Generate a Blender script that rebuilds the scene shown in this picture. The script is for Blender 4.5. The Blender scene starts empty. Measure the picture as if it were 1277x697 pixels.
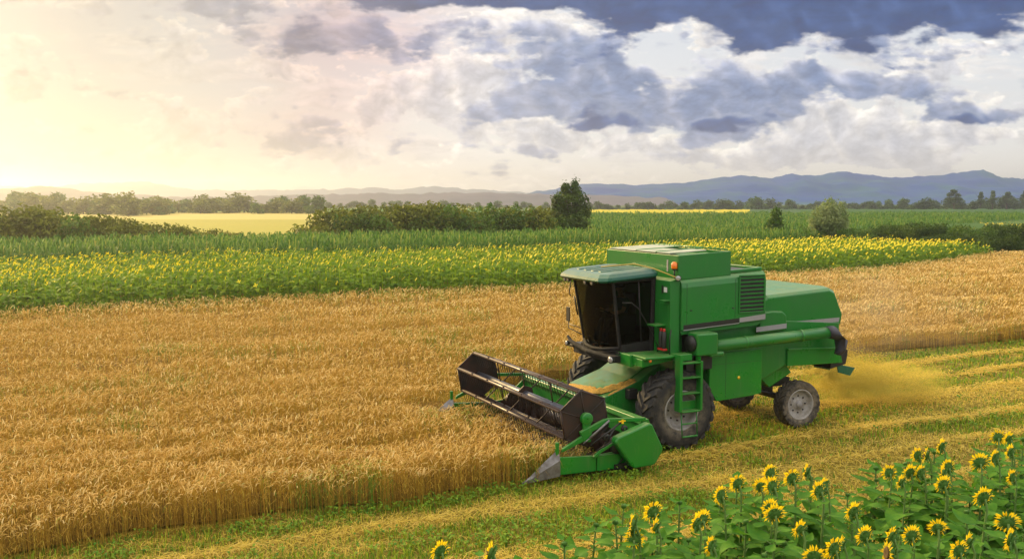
import bpy, bmesh, math, random
import numpy as np
from mathutils import Vector, Matrix
from math import sin, cos, pi, radians as R
random.seed(7)
rng = np.random.default_rng(11)
sc = bpy.context.scene
COL = sc.collection

# ------------------------------------------------------------------ camera
HCAM, FPX, YH = 4.98, 1197.0, 248.2
cam_d = bpy.data.cameras.new('camera'); cam = bpy.data.objects.new('camera', cam_d); COL.objects.link(cam)
cam_d.sensor_width = 36.0; cam_d.lens = FPX / 1277.0 * 36.0
cam_d.clip_start = 0.1; cam_d.clip_end = 60000
PITCH = math.atan((348.5 - YH) / FPX)
cam.location = (0, 0, HCAM); cam.rotation_euler = (pi / 2 - PITCH, 0, 0)
sc.camera = cam

# ------------------------------------------------------------------ light
SUN_AZ, SUN_EL = -40.0, 19.0
sd = bpy.data.lights.new('sun', 'SUN'); so = bpy.data.objects.new('sun', sd); COL.objects.link(so)
sd.energy = 5.0; sd.angle = R(7); sd.color = (1.0, 0.70, 0.30)
S = Vector((sin(R(SUN_AZ)) * cos(R(SUN_EL)), cos(R(SUN_AZ)) * cos(R(SUN_EL)), sin(R(SUN_EL))))
so.rotation_euler = S.to_track_quat('Z', 'Y').to_euler()
sc.view_settings.view_transform = 'Standard'; sc.view_settings.look = 'None'
sc.view_settings.exposure = 0.22; sc.view_settings.gamma = 1.0
sc.view_settings.use_curve_mapping = False
sc.cycles.max_bounces = 6; sc.cycles.diffuse_bounces = 3; sc.cycles.glossy_bounces = 3
sc.cycles.transmission_bounces = 4; sc.cycles.transparent_max_bounces = 8; sc.cycles.volume_bounces = 0
sc.cycles.use_denoising = True
sc.cycles.volume_step_rate = 4.0; sc.cycles.volume_max_steps = 64

class NT:
    """small node-tree writer"""
    def __init__(s, tree):
        s.t = tree; tree.nodes.clear()
    def n(s, typ, ins=None, **kw):
        nd = s.t.nodes.new(typ)
        for k, v in kw.items(): setattr(nd, k, v)
        for k, v in (ins or {}).items():
            if isinstance(v, bpy.types.NodeSocket): s.t.links.new(v, nd.inputs[k])
            else: nd.inputs[k].default_value = v
        return nd
    def m(s, op, a, b=0.0, c=0.0, clamp=False):
        nd = s.t.nodes.new('ShaderNodeMath'); nd.operation = op; nd.use_clamp = clamp
        for i, v in enumerate((a, b, c)):
            if isinstance(v, bpy.types.NodeSocket): s.t.links.new(v, nd.inputs[i])
            else: nd.inputs[i].default_value = v
        return nd.outputs[0]
    def mix(s, f, a, b, blend='MIX'):
        nd = s.t.nodes.new('ShaderNodeMix'); nd.data_type = 'RGBA'; nd.blend_type = blend
        for i, v in ((0, f), (6, a), (7, b)):
            if isinstance(v, bpy.types.NodeSocket): s.t.links.new(v, nd.inputs[i])
            else: nd.inputs[i].default_value = v if i == 0 else (*v[:3], 1)
        return nd.outputs[2]
    def ramp(s, f, stops, interp='LINEAR'):
        nd = s.t.nodes.new('ShaderNodeValToRGB'); cr = nd.color_ramp; cr.interpolation = interp
        while len(cr.elements) < len(stops): cr.elements.new(0.5)
        for e, (p, c) in zip(cr.elements, stops):
            e.position = p; e.color = (*c, 1) if len(c) == 3 else c
        s.t.links.new(f, nd.inputs[0]); return nd.outputs[0]
    def noise(s, vec, scale, detail=4, rough=0.55, dist=0.0):
        nd = s.n('ShaderNodeTexNoise', {'Vector': vec, 'Scale': scale, 'Detail': detail, 'Roughness': rough, 'Distortion': dist})
        return nd.outputs[0]
    def link(s, a, b): s.t.links.new(a, b)

# ------------------------------------------------------------------ world: Nishita sky behind procedural cloud
#@@CLOUDS
def perlin(x, y, seed):
    r = np.random.default_rng(seed); th = r.random((256, 256)) * 2 * pi; gx, gy = np.cos(th), np.sin(th)
    xi = np.floor(x).astype(int); yi = np.floor(y).astype(int); fx = x - xi; fy = y - yi
    u = fx ** 3 * (fx * (fx * 6 - 15) + 10); v = fy ** 3 * (fy * (fy * 6 - 15) + 10)
    def g(ix, iy, dx, dy): a = ix & 255; b = iy & 255; return gx[a, b] * dx + gy[a, b] * dy
    n0 = g(xi, yi, fx, fy) * (1 - u) + g(xi + 1, yi, fx - 1, fy) * u
    n1 = g(xi, yi + 1, fx, fy - 1) * (1 - u) + g(xi + 1, yi + 1, fx - 1, fy - 1) * u
    return (n0 * (1 - v) + n1 * v) * 1.5
def fbm(x, y, oct_, gain=.5, seed=0, billow=False):
    s = 0; a = 1; t = 0
    for o in range(oct_):
        n = perlin(x * 2.03 ** o + 7.1 * o, y * 2.03 ** o + 3.7 * o, seed + o)
        s = s + a * (np.abs(n) * 2 - .55 if billow else n); t += a; a *= gain
    return s / t
REL = (.15, .30, .34, .22)
SKY_A, SKY_E0, SKY_E1, SKW, SKH = 0.62, -0.01, 0.235, 2048, 440
def smooth(a, b, x): t = np.clip((x - a) / (b - a), 0, 1); return t * t * (3 - 2 * t)
def cloud_image():
    """brightness of the clouded sky per direction: overlapping layers of cloud, each lit from the upper left"""
    A = np.linspace(-SKY_A, SKY_A, SKW)[None, :].repeat(SKH, 0); E = np.linspace(SKY_E0, SKY_E1, SKH)[:, None].repeat(SKW, 1)
    X = 638.5 + FPX * np.tan(A); Y = YH - FPX * np.tan(E) / np.cos(A)
    el = np.clip(np.tan(np.maximum(E, 0)), .004, None); fl = 1 + 1.2 * np.exp(-el / .04)     # flatter toward the horizon
    wx = fbm(X / 120, Y / 80, 5, .55, 40) * 40; wy = fbm(X / 120 + 9, Y / 80 + 4, 5, .55, 50) * 20
    west = smooth(640, 60, X); yf = 248 - (248 - Y) * fl
    def ramp(f, st_): xs = [a for a, _ in st_]; return np.stack([np.interp(f, xs, [c[i] for _, c in st_]) for i in range(3)], 2)
    c = ramp(np.clip(Y / 248, 0, 1), [(0, (.68, .72, .80)), (.5, (.79, .80, .81)), (.75, (.88, .87, .84)), (1, (.96, .90, .80))])
    for k, (fx_, fy_, thr, soft, dens, cols, blobs) in enumerate(CLOUD_LAYERS):
        sd = 100 * k + 3; x, y = X + wx * (1 + .2 * k), Y + wy
        n = fbm(X / fx_ + wx / 400 + k * 3.1, yf / fy_ + wy / 400 + k * 5.7, 7, .54, sd) * .80 + fbm(X / (fx_ * .36) + wx / 90, yf / (fy_ * .42) + wy / 90, 4, .5, sd + 9, True) * .16
        v = n - thr
        for px, py, rx, ry, am in blobs: v = v + am * np.exp(-(np.abs((x - px) / rx) ** 2.6 + np.abs((y - py) / ry) ** 2.6))
        bl = fbm(X / (fx_ * .42) + wx / 70, yf / (fy_ * .55) + wy / 70, 6, .58, sd + 60, True)
        T = np.clip(v * 1.6, 0, .42) * np.clip(1.0 + 1.6 * fbm(X / (fx_ * .5) + wx / 90, yf / (fy_ * .7) + wy / 90, 2, .5, sd + 80, True), .3, 2.2); tau = np.zeros_like(T)
        for j in range(1, 17):
            q = j * 1.1 + j * j * .05; tau += np.roll(np.roll(T, -int(round(q)), 0), int(round(q * .35)), 1)
        tau /= 16; lit = np.exp(-tau * dens); rim, body, base_ = [np.array(q) for q in cols]
        l = lit[..., None]; cc = np.where(l > .5, body + (rim - body) * (l - .5) * 2, base_ + (body - base_) * l * 2)
        tex = 1 + .22 * fbm(X / 60 + wx / 60, yf / 24 + wy / 60, 6, .62, sd + 30) + .10 * bl; rel = np.clip(bl - .5 * (np.roll(np.roll(bl, -4, 0), 2, 1) + np.roll(np.roll(bl, -9, 0), 4, 1)), -.4, .4); cc = cc * (tex * (1 + REL[k] * rel))[..., None]
        a = smooth(0, soft, v)[..., None]; c = c * (1 - a) + cc * a
    w_ = west[..., None]; c = c * (1 - .40 * w_) + np.array([.92, .84, .74]) * .40 * w_
    cool = np.exp(-((X + 20) / 330) ** 2 - ((Y - 10) / 110) ** 2)[..., None]; c = c * (1 - cool * (1 - np.array([.86, .89, .94])))
    x, y = X + wx, Y + wy
    pk = np.clip(.9 * np.exp(-((x - 430) / 130) ** 2 - ((y - 50) / 80) ** 2) + .6 * np.exp(-((x - 390) / 120) ** 2 - ((y - 165) / 50) ** 2), 0, 1)[..., None]
    c = c * (1 - pk * (1 - np.array([.95, .72, .74])))
    hz_ = (.62 * smooth(.065, .0, E) * (.7 + .3 * west))[..., None]; c = c * (1 - hz_) + np.array([1.0, .90, .75]) * hz_
    gl = (.38 * np.exp(-((X - 20) / 330) ** 2 - ((Y - 215) / 80) ** 2))[..., None]; c = c * (1 - gl) + np.array([1.12, .94, .62]) * gl
    c = c * (1 - .44 * west[..., None])
    return np.clip(c, .02, 2.2)
# (grain x, grain y, threshold, edge softness, density, (lit rim, body, underside), [(px, py, rx, ry, strength)])
CLOUD_LAYERS = [
    (150, 34, .02, .35, 2.0, ((.98, .94, .90), (.84, .81, .80), (.66, .66, .70)), [(600, 120, 700, 120, .16)]),
    (95, 46, .05, .12, 5.0, ((1.12, 1.07, .98), (.90, .86, .84), (.54, .55, .62)), [(1035, 160, 75, 34, .42), (1145, 158, 55, 26, .36), (690, 172, 90, 26, .26), (600, 110, 80, 60, .26), (1200, 92, 120, 26, .22), (860, 190, 60, 14, .26),
                                                               (1240, 180, 60, 16, .25), (500, 130, 70, 40, .22), (400, 190, 90, 18, .18), (200, 170, 120, 30, .14), (760, 120, 60, 40, .2), (960, 188, 60, 14, .28), (1120, 205, 120, 8, .16)]),
    (110, 40, .22, .24, 5.5, ((.86, .84, .85), (.47, .50, .64), (.17, .24, .43)), [(860, 108, 170, 46, .50), (700, 128, 80, 24, .30), (1060, 110, 120, 18, .24), (640, 188, 60, 9, .30), (1180, 118, 80, 12, .26), (905, 148, 90, 22, .46), (700, 84, 90, 30, .40), (775, 152, 60, 16, .40), (780, 194, 90, 8, .34), (560, 172, 64, 14, .36), (620, 150, 50, 12, .2),
                                                               (410, 40, 110, 54, .42), (390, 168, 84, 24, .42), (240, 8, 130, 22, .38), (600, 50, 110, 22, .38), (1225, 142, 64, 14, .42), (872, 172, 24, 10, .40), (720, 128, 70, 12, .34),
                                                               (100, 88, 130, 36, .26), (130, 160, 60, 12, .22), (278, 148, 18, 9, .36), (1010, 98, 120, 16, .34), (1150, 66, 110, 14, .30), (660, 182, 40, 8, .25), (980, 185, 40, 5, .3)]),
    (120, 40, .20, .30, 5.0, ((.40, .46, .60), (.06, .13, .36), (.01, .045, .18)), [(900, -24, 420, 50, .22), (1010, -30, 330, 74, .58), (1230, -4, 180, 50, .46), (925, 46, 62, 22, .50), (1040, 36, 60, 22, .42), (720, -4, 190, 22, .50), (540, -6, 120, 22, .42), (1270, 106, 26, 10, .52),
                                                               (860, 118, 60, 12, .36), (905, 152, 56, 12, .38), (1222, 146, 46, 8, .36), (830, 26, 90, 22, .3), (765, 158, 36, 8, .3), (450, 20, 50, 16, .28)])]

def build_world():
    w = bpy.data.worlds.new('World'); sc.world = w; w.use_nodes = True
    T = NT(w.node_tree)
    sky = T.n('ShaderNodeTexSky', sky_type='NISHITA'); sky.sun_disc = False
    sky.sun_elevation = R(SUN_EL); sky.sun_rotation = R(SUN_AZ); sky.air_density = 1.2; sky.dust_density = 2.0
    px = cloud_image()
    im = bpy.data.images.new('clouds', SKW, SKH, alpha=False, float_buffer=True); im.colorspace_settings.name = 'Linear Rec.709'
    im.pixels.foreach_set(np.concatenate([px, np.ones((SKH, SKW, 1))], 2).astype(np.float32).ravel()); im.update()
    tc = T.n('ShaderNodeTexCoord')
    x, y, z = T.n('ShaderNodeSeparateXYZ', {0: tc.outputs['Generated']}).outputs
    A = T.m('ARCTAN2', x, y)                      # azimuth, 0 = north, + = east
    E = T.m('ARCSINE', T.m('MINIMUM', T.m('MAXIMUM', z, -1), 1))
    U = T.m('MULTIPLY_ADD', A, 1 / (2 * SKY_A), .5); V = T.m('MULTIPLY_ADD', E, 1 / (SKY_E1 - SKY_E0), -SKY_E0 / (SKY_E1 - SKY_E0))
    tex = T.n('ShaderNodeTexImage', {'Vector': T.n('ShaderNodeCombineXYZ', {0: U, 1: V, 2: 0.0}).outputs[0]}, extension='EXTEND', interpolation='Cubic'); tex.image = im
    up = T.n('ShaderNodeMapRange', {0: E, 1: 0.22, 2: 0.5, 3: 0.0, 4: 1.0}, interpolation_type='SMOOTHSTEP').outputs[0]
    cloud = T.mix(up, tex.outputs[0], OVERHEAD_FILL)
    scaled = T.n('ShaderNodeVectorMath', {0: cloud, 'Scale': 10.0 * SKY_GAIN}, operation='SCALE').outputs[0]
    col = T.mix(.94, sky.outputs[0], scaled)
    bg = T.n('ShaderNodeBackground', {'Color': col, 'Strength': 0.1})
    T.n('ShaderNodeOutputWorld', {'Surface': bg.outputs[0]})
    w.cycles.sampling_method = 'MANUAL'; w.cycles.sample_map_resolution = 512
OVERHEAD_FILL = (1.70, 1.58, 1.36); SKY_GAIN = .91  # sky overhead, out of view, brightened as fill light
build_world()

# ------------------------------------------------------------------ helpers
def tag(o, label=None, cat=None, group=None, kind=None):
    if label: o['label'] = label
    if cat: o['category'] = cat
    if group: o['group'] = group
    if kind: o['kind'] = kind
    return o

def mat(name, col, rough=0.6, metal=0.0, var=0.0, vscale=6.0, col2=None, spec=0.5, coat=0.0, bump=0.0, bscale=30.0, trans=0.0):
    m = bpy.data.materials.new(name); m.use_nodes = True; T = NT(m.node_tree)
    tc = T.n('ShaderNodeTexCoord')
    c = (*col, 1)
    b = T.n('ShaderNodeBsdfPrincipled', {'Roughness': rough, 'Metallic': metal, 'Specular IOR Level': spec, 'Coat Weight': coat})
    if var > 0 or col2:
        nz = T.noise(tc.outputs['Object'], vscale, 6, 0.62)
        f = T.ramp(nz, [(0.35, (0, 0, 0)), (0.68, (1, 1, 1))])
        c2 = col2 or tuple(min(1, x * (1 - var)) for x in col)
        cc = T.mix(f, col, c2); T.link(cc, b.inputs['Base Color'])
        if rough < 0.9:
            rr = T.n('ShaderNodeMapRange', {0: nz, 1: 0.3, 2: 0.7, 3: max(0.05, rough - 0.08), 4: min(1, rough + 0.15)}).outputs[0]
            T.link(rr, b.inputs['Roughness'])
    else: b.inputs['Base Color'].default_value = c
    if bump > 0:
        bn = T.n('ShaderNodeBump', {'Strength': bump, 'Distance': 0.02, 'Height': T.noise(tc.outputs['Object'], bscale, 5)})
        T.link(bn.outputs[0], b.inputs['Normal'])
    sh = b.outputs[0]
    if trans > 0:
        tr = T.n('ShaderNodeBsdfTranslucent', {'Color': c})
        if var > 0 or col2: T.link(cc, tr.inputs['Color'])
        sh = T.n('ShaderNodeMixShader', {0: trans, 1: sh, 2: tr.outputs[0]}).outputs[0]
    T.n('ShaderNodeOutputMaterial', {'Surface': sh})
    return m

def mat_attr(name, stops, rough=0.7, trans=0.0, attr='tint'):
    """colour picked by a per-blade random attribute"""
    m = bpy.data.materials.new(name); m.use_nodes = True; T = NT(m.node_tree)
    a = T.n('ShaderNodeAttribute', attribute_name=attr)
    c = T.ramp(a.outputs['Fac'], stops)
    b = T.n('ShaderNodeBsdfPrincipled', {'Base Color': c, 'Roughness': rough, 'Specular IOR Level': 0.25})
    sh = b.outputs[0]
    if trans > 0:
        tr = T.n('ShaderNodeBsdfTranslucent', {'Color': c})
        sh = T.n('ShaderNodeMixShader', {0: trans, 1: sh, 2: tr.outputs[0]}).outputs[0]
    T.n('ShaderNodeOutputMaterial', {'Surface': sh})
    return m

class MB:
    """collects shapes, then links them as ONE mesh object"""
    def __init__(s): s.v = []; s.f = []; s.mi = []; s.cur = 0; s.sm = []
    def add(s, vs, fs, smooth=False):
        o = len(s.v); s.v += [tuple(p) for p in vs]
        for f in fs: s.f.append(tuple(i + o for i in f)); s.mi.append(s.cur); s.sm.append(smooth)
        return s
    def box(s, a, b):
        (x0, y0, z0), (x1, y1, z1) = a, b
        x0, x1 = min(x0, x1), max(x0, x1); y0, y1 = min(y0, y1), max(y0, y1); z0, z1 = min(z0, z1), max(z0, z1)
        return s.add([(x0, y0, z0), (x1, y0, z0), (x1, y1, z0), (x0, y1, z0), (x0, y0, z1), (x1, y0, z1), (x1, y1, z1), (x0, y1, z1)],
                     [(0, 3, 2, 1), (4, 5, 6, 7), (0, 1, 5, 4), (1, 2, 6, 5), (2, 3, 7, 6), (3, 0, 4, 7)])
    def prism(s, poly, y0, y1):
        """polygon in the (x, z) plane extruded along y"""
        n = len(poly); ar = sum(poly[i][0] * poly[(i + 1) % n][1] - poly[(i + 1) % n][0] * poly[i][1] for i in range(n))
        if ar < 0: poly = poly[::-1]
        y0, y1 = min(y0, y1), max(y0, y1)
        vs = [(x, y0, z) for x, z in poly] + [(x, y1, z) for x, z in poly]
        fs = [tuple(range(n)), tuple(range(2 * n - 1, n - 1, -1))]
        fs += [(i, i + n, (i + 1) % n + n, (i + 1) % n) for i in range(n)]
        return s.add(vs, fs)
    def loft(s, rings, caps=True, smooth=False, close=True):
        n = len(rings[0]); vs = [p for r in rings for p in r]; fs = []
        for k in range(len(rings) - 1):
            for i in range(n if close else n - 1):
                j = (i + 1) % n
                fs.append((k * n + i, k * n + j, (k + 1) * n + j, (k + 1) * n + i))
        if caps: fs.append(tuple(range(n - 1, -1, -1))); fs.append(tuple((len(rings) - 1) * n + i for i in range(n)))
        return s.add(vs, fs, smooth)
    def tube(s, pts, r, n=8, caps=True, smooth=True):
        pts = [Vector(p) for p in pts]; rings = []
        rs = r if isinstance(r, (list, tuple)) else [r] * len(pts)
        up = Vector((0, 0, 1))
        for i, p in enumerate(pts):
            d = (pts[min(i + 1, len(pts) - 1)] - pts[max(i - 1, 0)]).normalized()
            if abs(d.z) > 0.95: up = Vector((1, 0, 0))
            a = d.cross(up).normalized(); b = a.cross(d).normalized()
            rings.append([p + (a * cos(2 * pi * k / n) + b * sin(2 * pi * k / n)) * rs[i] for k in range(n)])
            up = b if abs(d.z) <= 0.95 else up
        return s.loft(rings, caps, smooth)
    def lathe(s, prof, c, n=32, axis='y', smooth=True):
        """profile [(offset along axis, radius)] turned round an axis through c"""
        rings = []
        for a, r in prof:
            ring = []
            for k in range(n):
                t = 2 * pi * k / n
                if axis == 'y': ring.append((c[0] + r * cos(t), c[1] + a, c[2] + r * sin(t)))
                elif axis == 'x': ring.append((c[0] + a, c[1] + r * cos(t), c[2] + r * sin(t)))
                else: ring.append((c[0] + r * cos(t), c[1] + r * sin(t), c[2] + a))
            rings.append(ring)
        return s.loft(rings, False, smooth)
    def mesh(s, name, mats):
        me = bpy.data.meshes.new(name); me.from_pydata(s.v, [], s.f)
        for m in (mats if isinstance(mats, (list, tuple)) else [mats]): me.materials.append(m)
        me.polygons.foreach_set('material_index', s.mi); me.polygons.foreach_set('use_smooth', s.sm)
        me.update(); return me
    def build(s, name, mats, parent=None, bevel=0.0, kind=None):
        o = bpy.data.objects.new(name, s.mesh(name, mats)); COL.objects.link(o)
        if parent is not None: o.parent = parent
        bm = bmesh.new(); bm.from_mesh(o.data); bmesh.ops.recalc_face_normals(bm, faces=bm.faces); bm.to_mesh(o.data); bm.free()
        if bevel > 0:
            md = o.modifiers.new('bevel', 'BEVEL'); md.width = bevel; md.segments = 2; md.limit_method = 'ANGLE'; md.angle_limit = R(35)
            md.harden_normals = False
        if kind: o['kind'] = kind
        return o

def empty(name, loc, rz=0.0):
    o = bpy.data.objects.new(name, None); COL.objects.link(o); o.location = loc; o.rotation_euler = (0, 0, rz); return o

def copy_tree(o, parent=None):
    c = o.copy(); COL.objects.link(c)
    if parent is not None: c.parent = parent
    for ch in o.children: copy_tree(ch, c)
    return c

def np_obj(name, V, F, mats, tint=None, mi=None, parent=None, smooth=False, k=4):
    """V (n,3), F (m,k) arrays -> one object; tint is per vertex"""
    me = bpy.data.meshes.new(name); me.vertices.add(len(V)); me.vertices.foreach_set('co', np.ascontiguousarray(V, np.float32).ravel())
    m = len(F); me.loops.add(m * k); me.loops.foreach_set('vertex_index', np.ascontiguousarray(F, np.int32).ravel())
    me.polygons.add(m); me.polygons.foreach_set('loop_start', np.arange(0, m * k, k, dtype=np.int32))
    for mm in (mats if isinstance(mats, (list, tuple)) else [mats]): me.materials.append(mm)
    if mi is not None: me.polygons.foreach_set('material_index', np.ascontiguousarray(mi, np.int32))
    if smooth: me.polygons.foreach_set('use_smooth', np.ones(m, bool))
    if tint is not None:
        at = me.attributes.new('tint', 'FLOAT', 'POINT'); at.data.foreach_set('value', np.ascontiguousarray(tint, np.float32))
    me.update(calc_edges=True)
    o = bpy.data.objects.new(name, me); COL.objects.link(o)
    if parent is not None: o.parent = parent
    return o

def vnoise(x, y, s, seed=0):
    """cheap smooth value noise on arrays, 0..1"""
    r = np.random.default_rng(seed); g = r.random((64, 64))
    X = np.asarray(x) / s + 1000.3; Y = np.asarray(y) / s + 1000.7
    xi = np.floor(X).astype(int); yi = np.floor(Y).astype(int); fx = X - xi; fy = Y - yi
    fx = fx * fx * (3 - 2 * fx); fy = fy * fy * (3 - 2 * fy)
    a = g[xi % 64, yi % 64]; b = g[(xi + 1) % 64, yi % 64]; c = g[xi % 64, (yi + 1) % 64]; d = g[(xi + 1) % 64, (yi + 1) % 64]
    return (a * (1 - fx) + b * fx) * (1 - fy) + (c * (1 - fx) + d * fx) * fy

# field frame: s runs along the crop rows (right and away), t across them (left and away)
YAW = R(25.3)
EX = np.array([cos(YAW), sin(YAW)]); NX = np.array([-sin(YAW), cos(YAW)])
def st(s, t): s = np.asarray(s, float); t = np.asarray(t, float); return s * EX[0] + t * NX[0], s * EX[1] + t * NX[1]
cP, sP = cos(PITCH), sin(PITCH)
def px_of(x, y, z):
    z = z - HCAM; d = y * cP - z * sP; zz = y * sP + z * cP
    d = np.where(d > 0.1, d, 0.1)
    return 638.5 + FPX * x / d, 348.5 - FPX * zz / d, d
def ground(px, py, w=0.0):
    a = (px - 638.5) / FPX; b = -(py - 348.5) / FPX
    r = (a, cP + b * sP, -sP + b * cP); k = (w - HCAM) / r[2]
    return r[0] * k, r[1] * k
def in_view(x, y, z, mx=60, my=60):
    a, b, d = px_of(x, y, z)
    return (d > 1) & (a > -mx) & (a < 1277 + mx) & (b < 697 + my)

# ------------------------------------------------------------------ materials
M = {}
M['green'] = mat('green_paint', (.017, .185, .026), 0.34, var=.32, vscale=2.2, col2=(.028, .17, .03), coat=.25)
M['green2'] = mat('green_paint_panel', (.012, .20, .022), 0.38, var=.2, vscale=3, col2=(.02, .17, .024), coat=.2)
M['teal'] = mat('teal_paint', (.012, .15, .075), 0.30, var=.2, vscale=3, col2=(.018, .17, .10), coat=.5)
M['black'] = mat('black_steel', (.018, .017, .018), 0.45, var=.2, vscale=5)
M['rubber'] = mat('tyre_rubber', (.022, .022, .025), 0.78, var=.3, vscale=7, col2=(.085, .07, .05), bump=.4, bscale=60)
M['rim'] = mat('rim_grey', (.36, .35, .36), 0.45, var=.3, vscale=8, col2=(.22, .2, .18), metal=.1)
M['reel'] = mat('worn_brown_steel', (.030, .020, .019), 0.42, var=.3, vscale=5, col2=(.055, .024, .014), metal=.3)
M['reelp'] = mat('rusty_plate', (.013, .011, .012), 0.55, var=.5, vscale=3.4, col2=(.05, .02, .012), metal=.1)
M['pipe'] = mat('blue_grey_tube', (.085, .09, .12), 0.35, var=.2, vscale=6, metal=.5)
M['galv'] = mat('galvanised', (.25, .25, .27), 0.42, var=.5, vscale=7, col2=(.12, .105, .10), metal=.6)
M['stripe_g'] = mat('grey_stripe', (.30, .29, .31), 0.5, var=.1)
M['stripe_b'] = mat('black_stripe', (.02, .017, .018), 0.4)
M['cream'] = mat('cream_panel', (.42, .42, .34), 0.6, var=.3, vscale=3, col2=(.24, .30, .22))
M['white'] = mat('white_label', (.7, .7, .7), 0.5)
M['spout'] = mat('dark_spout', (.032, .032, .052), 0.5, var=.3, vscale=7, col2=(.05, .05, .07))
M['orange'] = mat('orange_lens', (.85, .20, .01), 0.2, coat=.5)
M['yellowr'] = mat('yellow_reflector', (.9, .55, .02), 0.3)
M['yellowh'] = mat('yellow_pipe', (.55, .38, .08), 0.5)
M['red'] = mat('red_cap', (.45, .02, .015), 0.4)
M['lens'] = mat('lamp_glass', (.55, .56, .58), 0.12, metal=.5)
M['bluef'] = mat('blue_disc_paint', (.02, .10, .15), 0.6)
M['matt'] = mat('matt_black', (.012, .011, .011), 0.85, var=.3, vscale=6)
M['straw'] = mat('straw', (.60, .34, .05), 0.9, var=.5, vscale=26, col2=(.30, .18, .04), bump=1.0, bscale=60)
M['inter'] = mat('cab_interior', (.010, .008, .008), 0.8, var=.4, vscale=8, col2=(.028, .015, .010))
M['seatf'] = mat('seat_cloth', (.05, .035, .03), 0.9)
M['shirt'] = mat('shirt_cloth', (.05, .09, .11), 0.85)
M['jeans'] = mat('trouser_cloth', (.03, .04, .07), 0.9)
M['skin'] = mat('skin', (.38, .19, .11), 0.55)
M['hair'] = mat('hair', (.03, .018, .01), 0.7)
M['petal'] = mat('petal', (.90, .66, .012), 0.6, trans=.5, var=.15, vscale=20)
M['disc'] = mat('flower_disc', (.11, .06, .012), 0.9, var=.5, vscale=60)
M['calyx'] = mat('calyx_green', (.07, .19, .02), 0.7, trans=.15, var=.3, vscale=30)
M['sstem'] = mat('sunflower_stem', (.11, .20, .04), 0.7)
M['sleaf'] = mat('sunflower_leaf', (.055, .20, .012), 0.7, trans=.38, var=.4, vscale=9, col2=(.13, .29, .025), spec=.25)

def paint(name, col, dust_amt=.30):
    """tractor enamel: faded patches, fine dirt, harvest dust settling toward the wheels"""
    m = bpy.data.materials.new(name); m.use_nodes = True; T = NT(m.node_tree); o_ = T.n('ShaderNodeTexCoord').outputs['Object']
    fade = T.ramp(T.noise(o_, 1.3, 5, .6), [(.35, (0, 0, 0)), (.7, (1, 1, 1))]); c = T.mix(fade, col, tuple(x * f_ for x, f_ in zip(col, (1.6, .82, 1.3))))
    st_ = T.n('ShaderNodeMapping', {'Vector': o_, 'Scale': (9, 9, 1.3)}).outputs[0]
    run = T.ramp(T.noise(st_, 1.0, 5, .65), [(.55, (0, 0, 0)), (.78, (1, 1, 1))]); spk = T.ramp(T.noise(o_, 26, 5, .7), [(.60, (0, 0, 0)), (.74, (1, 1, 1))])
    zz = T.n('ShaderNodeSeparateXYZ', {0: o_}).outputs[2]; low = T.n('ShaderNodeMapRange', {0: zz, 1: 0.2, 2: 2.2, 3: 1.0, 4: .25}).outputs[0]
    d = T.m('MULTIPLY', T.m('ADD', T.m('MULTIPLY', run, .5), T.m('MULTIPLY', spk, .6)), T.m('MULTIPLY', low, dust_amt), clamp=True)
    nz_ = T.n('ShaderNodeSeparateXYZ', {0: T.n('ShaderNodeNewGeometry').outputs['Normal']}).outputs[2]
    upf = T.m('MULTIPLY', T.n('ShaderNodeMapRange', {0: nz_, 1: .55, 2: .95, 3: 0.0, 4: 1.0}).outputs[0], T.n('ShaderNodeMapRange', {0: T.noise(o_, 5, 6, .7), 1: .40, 2: .68, 3: .10, 4: .75}).outputs[0])
    d = T.m('MAXIMUM', d, T.m('MULTIPLY', upf, dust_amt * 1.6), clamp=True)
    c = T.mix(d, c, (.34, .29, .16)); rg = T.m('ADD', T.m('MULTIPLY', fade, .10), T.m('ADD', T.m('MULTIPLY', d, .9), .26), clamp=True)
    b = T.n('ShaderNodeBsdfPrincipled', {'Base Color': c, 'Roughness': rg, 'Coat Weight': .2, 'Coat Roughness': .15})
    bn = T.n('ShaderNodeBump', {'Strength': .12, 'Distance': .02, 'Height': T.noise(o_, 2.2, 3)}); T.link(bn.outputs[0], b.inputs['Normal'])
    T.n('ShaderNodeOutputMaterial', {'Surface': b.outputs[0]}); return m
M['green'] = paint('green_paint', (.012, .185, .022)); M['green2'] = paint('green_paint_panel', (.009, .21, .018), .36); M['teal'] = paint('teal_paint', (.008, .11, .060), .25)
def tyre_mat():
    m = bpy.data.materials.new('dusty_tyre'); m.use_nodes = True; T = NT(m.node_tree); o_ = T.n('ShaderNodeTexCoord').outputs['Object']
    q = T.n('ShaderNodeSeparateXYZ', {0: o_}).outputs; r_ = T.m('SQRT', T.m('ADD', T.m('MULTIPLY', q[0], q[0]), T.m('MULTIPLY', q[2], q[2])))
    nz = T.noise(o_, 9, 6, .65); side = T.n('ShaderNodeMapRange', {0: r_, 1: .36, 2: .62, 3: 1.0, 4: 0.0}).outputs[0]
    ring = T.m('MULTIPLY', side, T.n('ShaderNodeMapRange', {0: nz, 1: .36, 2: .60, 3: .1, 4: .8}).outputs[0], clamp=True)
    c = T.mix(ring, T.mix(T.ramp(nz, [(.45, (0, 0, 0)), (.75, (1, 1, 1))]), (.018, .018, .020), (.05, .043, .035)), (.23, .19, .14))
    b = T.n('ShaderNodeBsdfPrincipled', {'Base Color': c, 'Roughness': .8}); bn = T.n('ShaderNodeBump', {'Strength': .4, 'Distance': .01, 'Height': T.noise(o_, 60, 4)}); T.link(bn.outputs[0], b.inputs['Normal'])
    T.n('ShaderNodeOutputMaterial', {'Surface': b.outputs[0]}); return m
M['rubber'] = tyre_mat()
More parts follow.
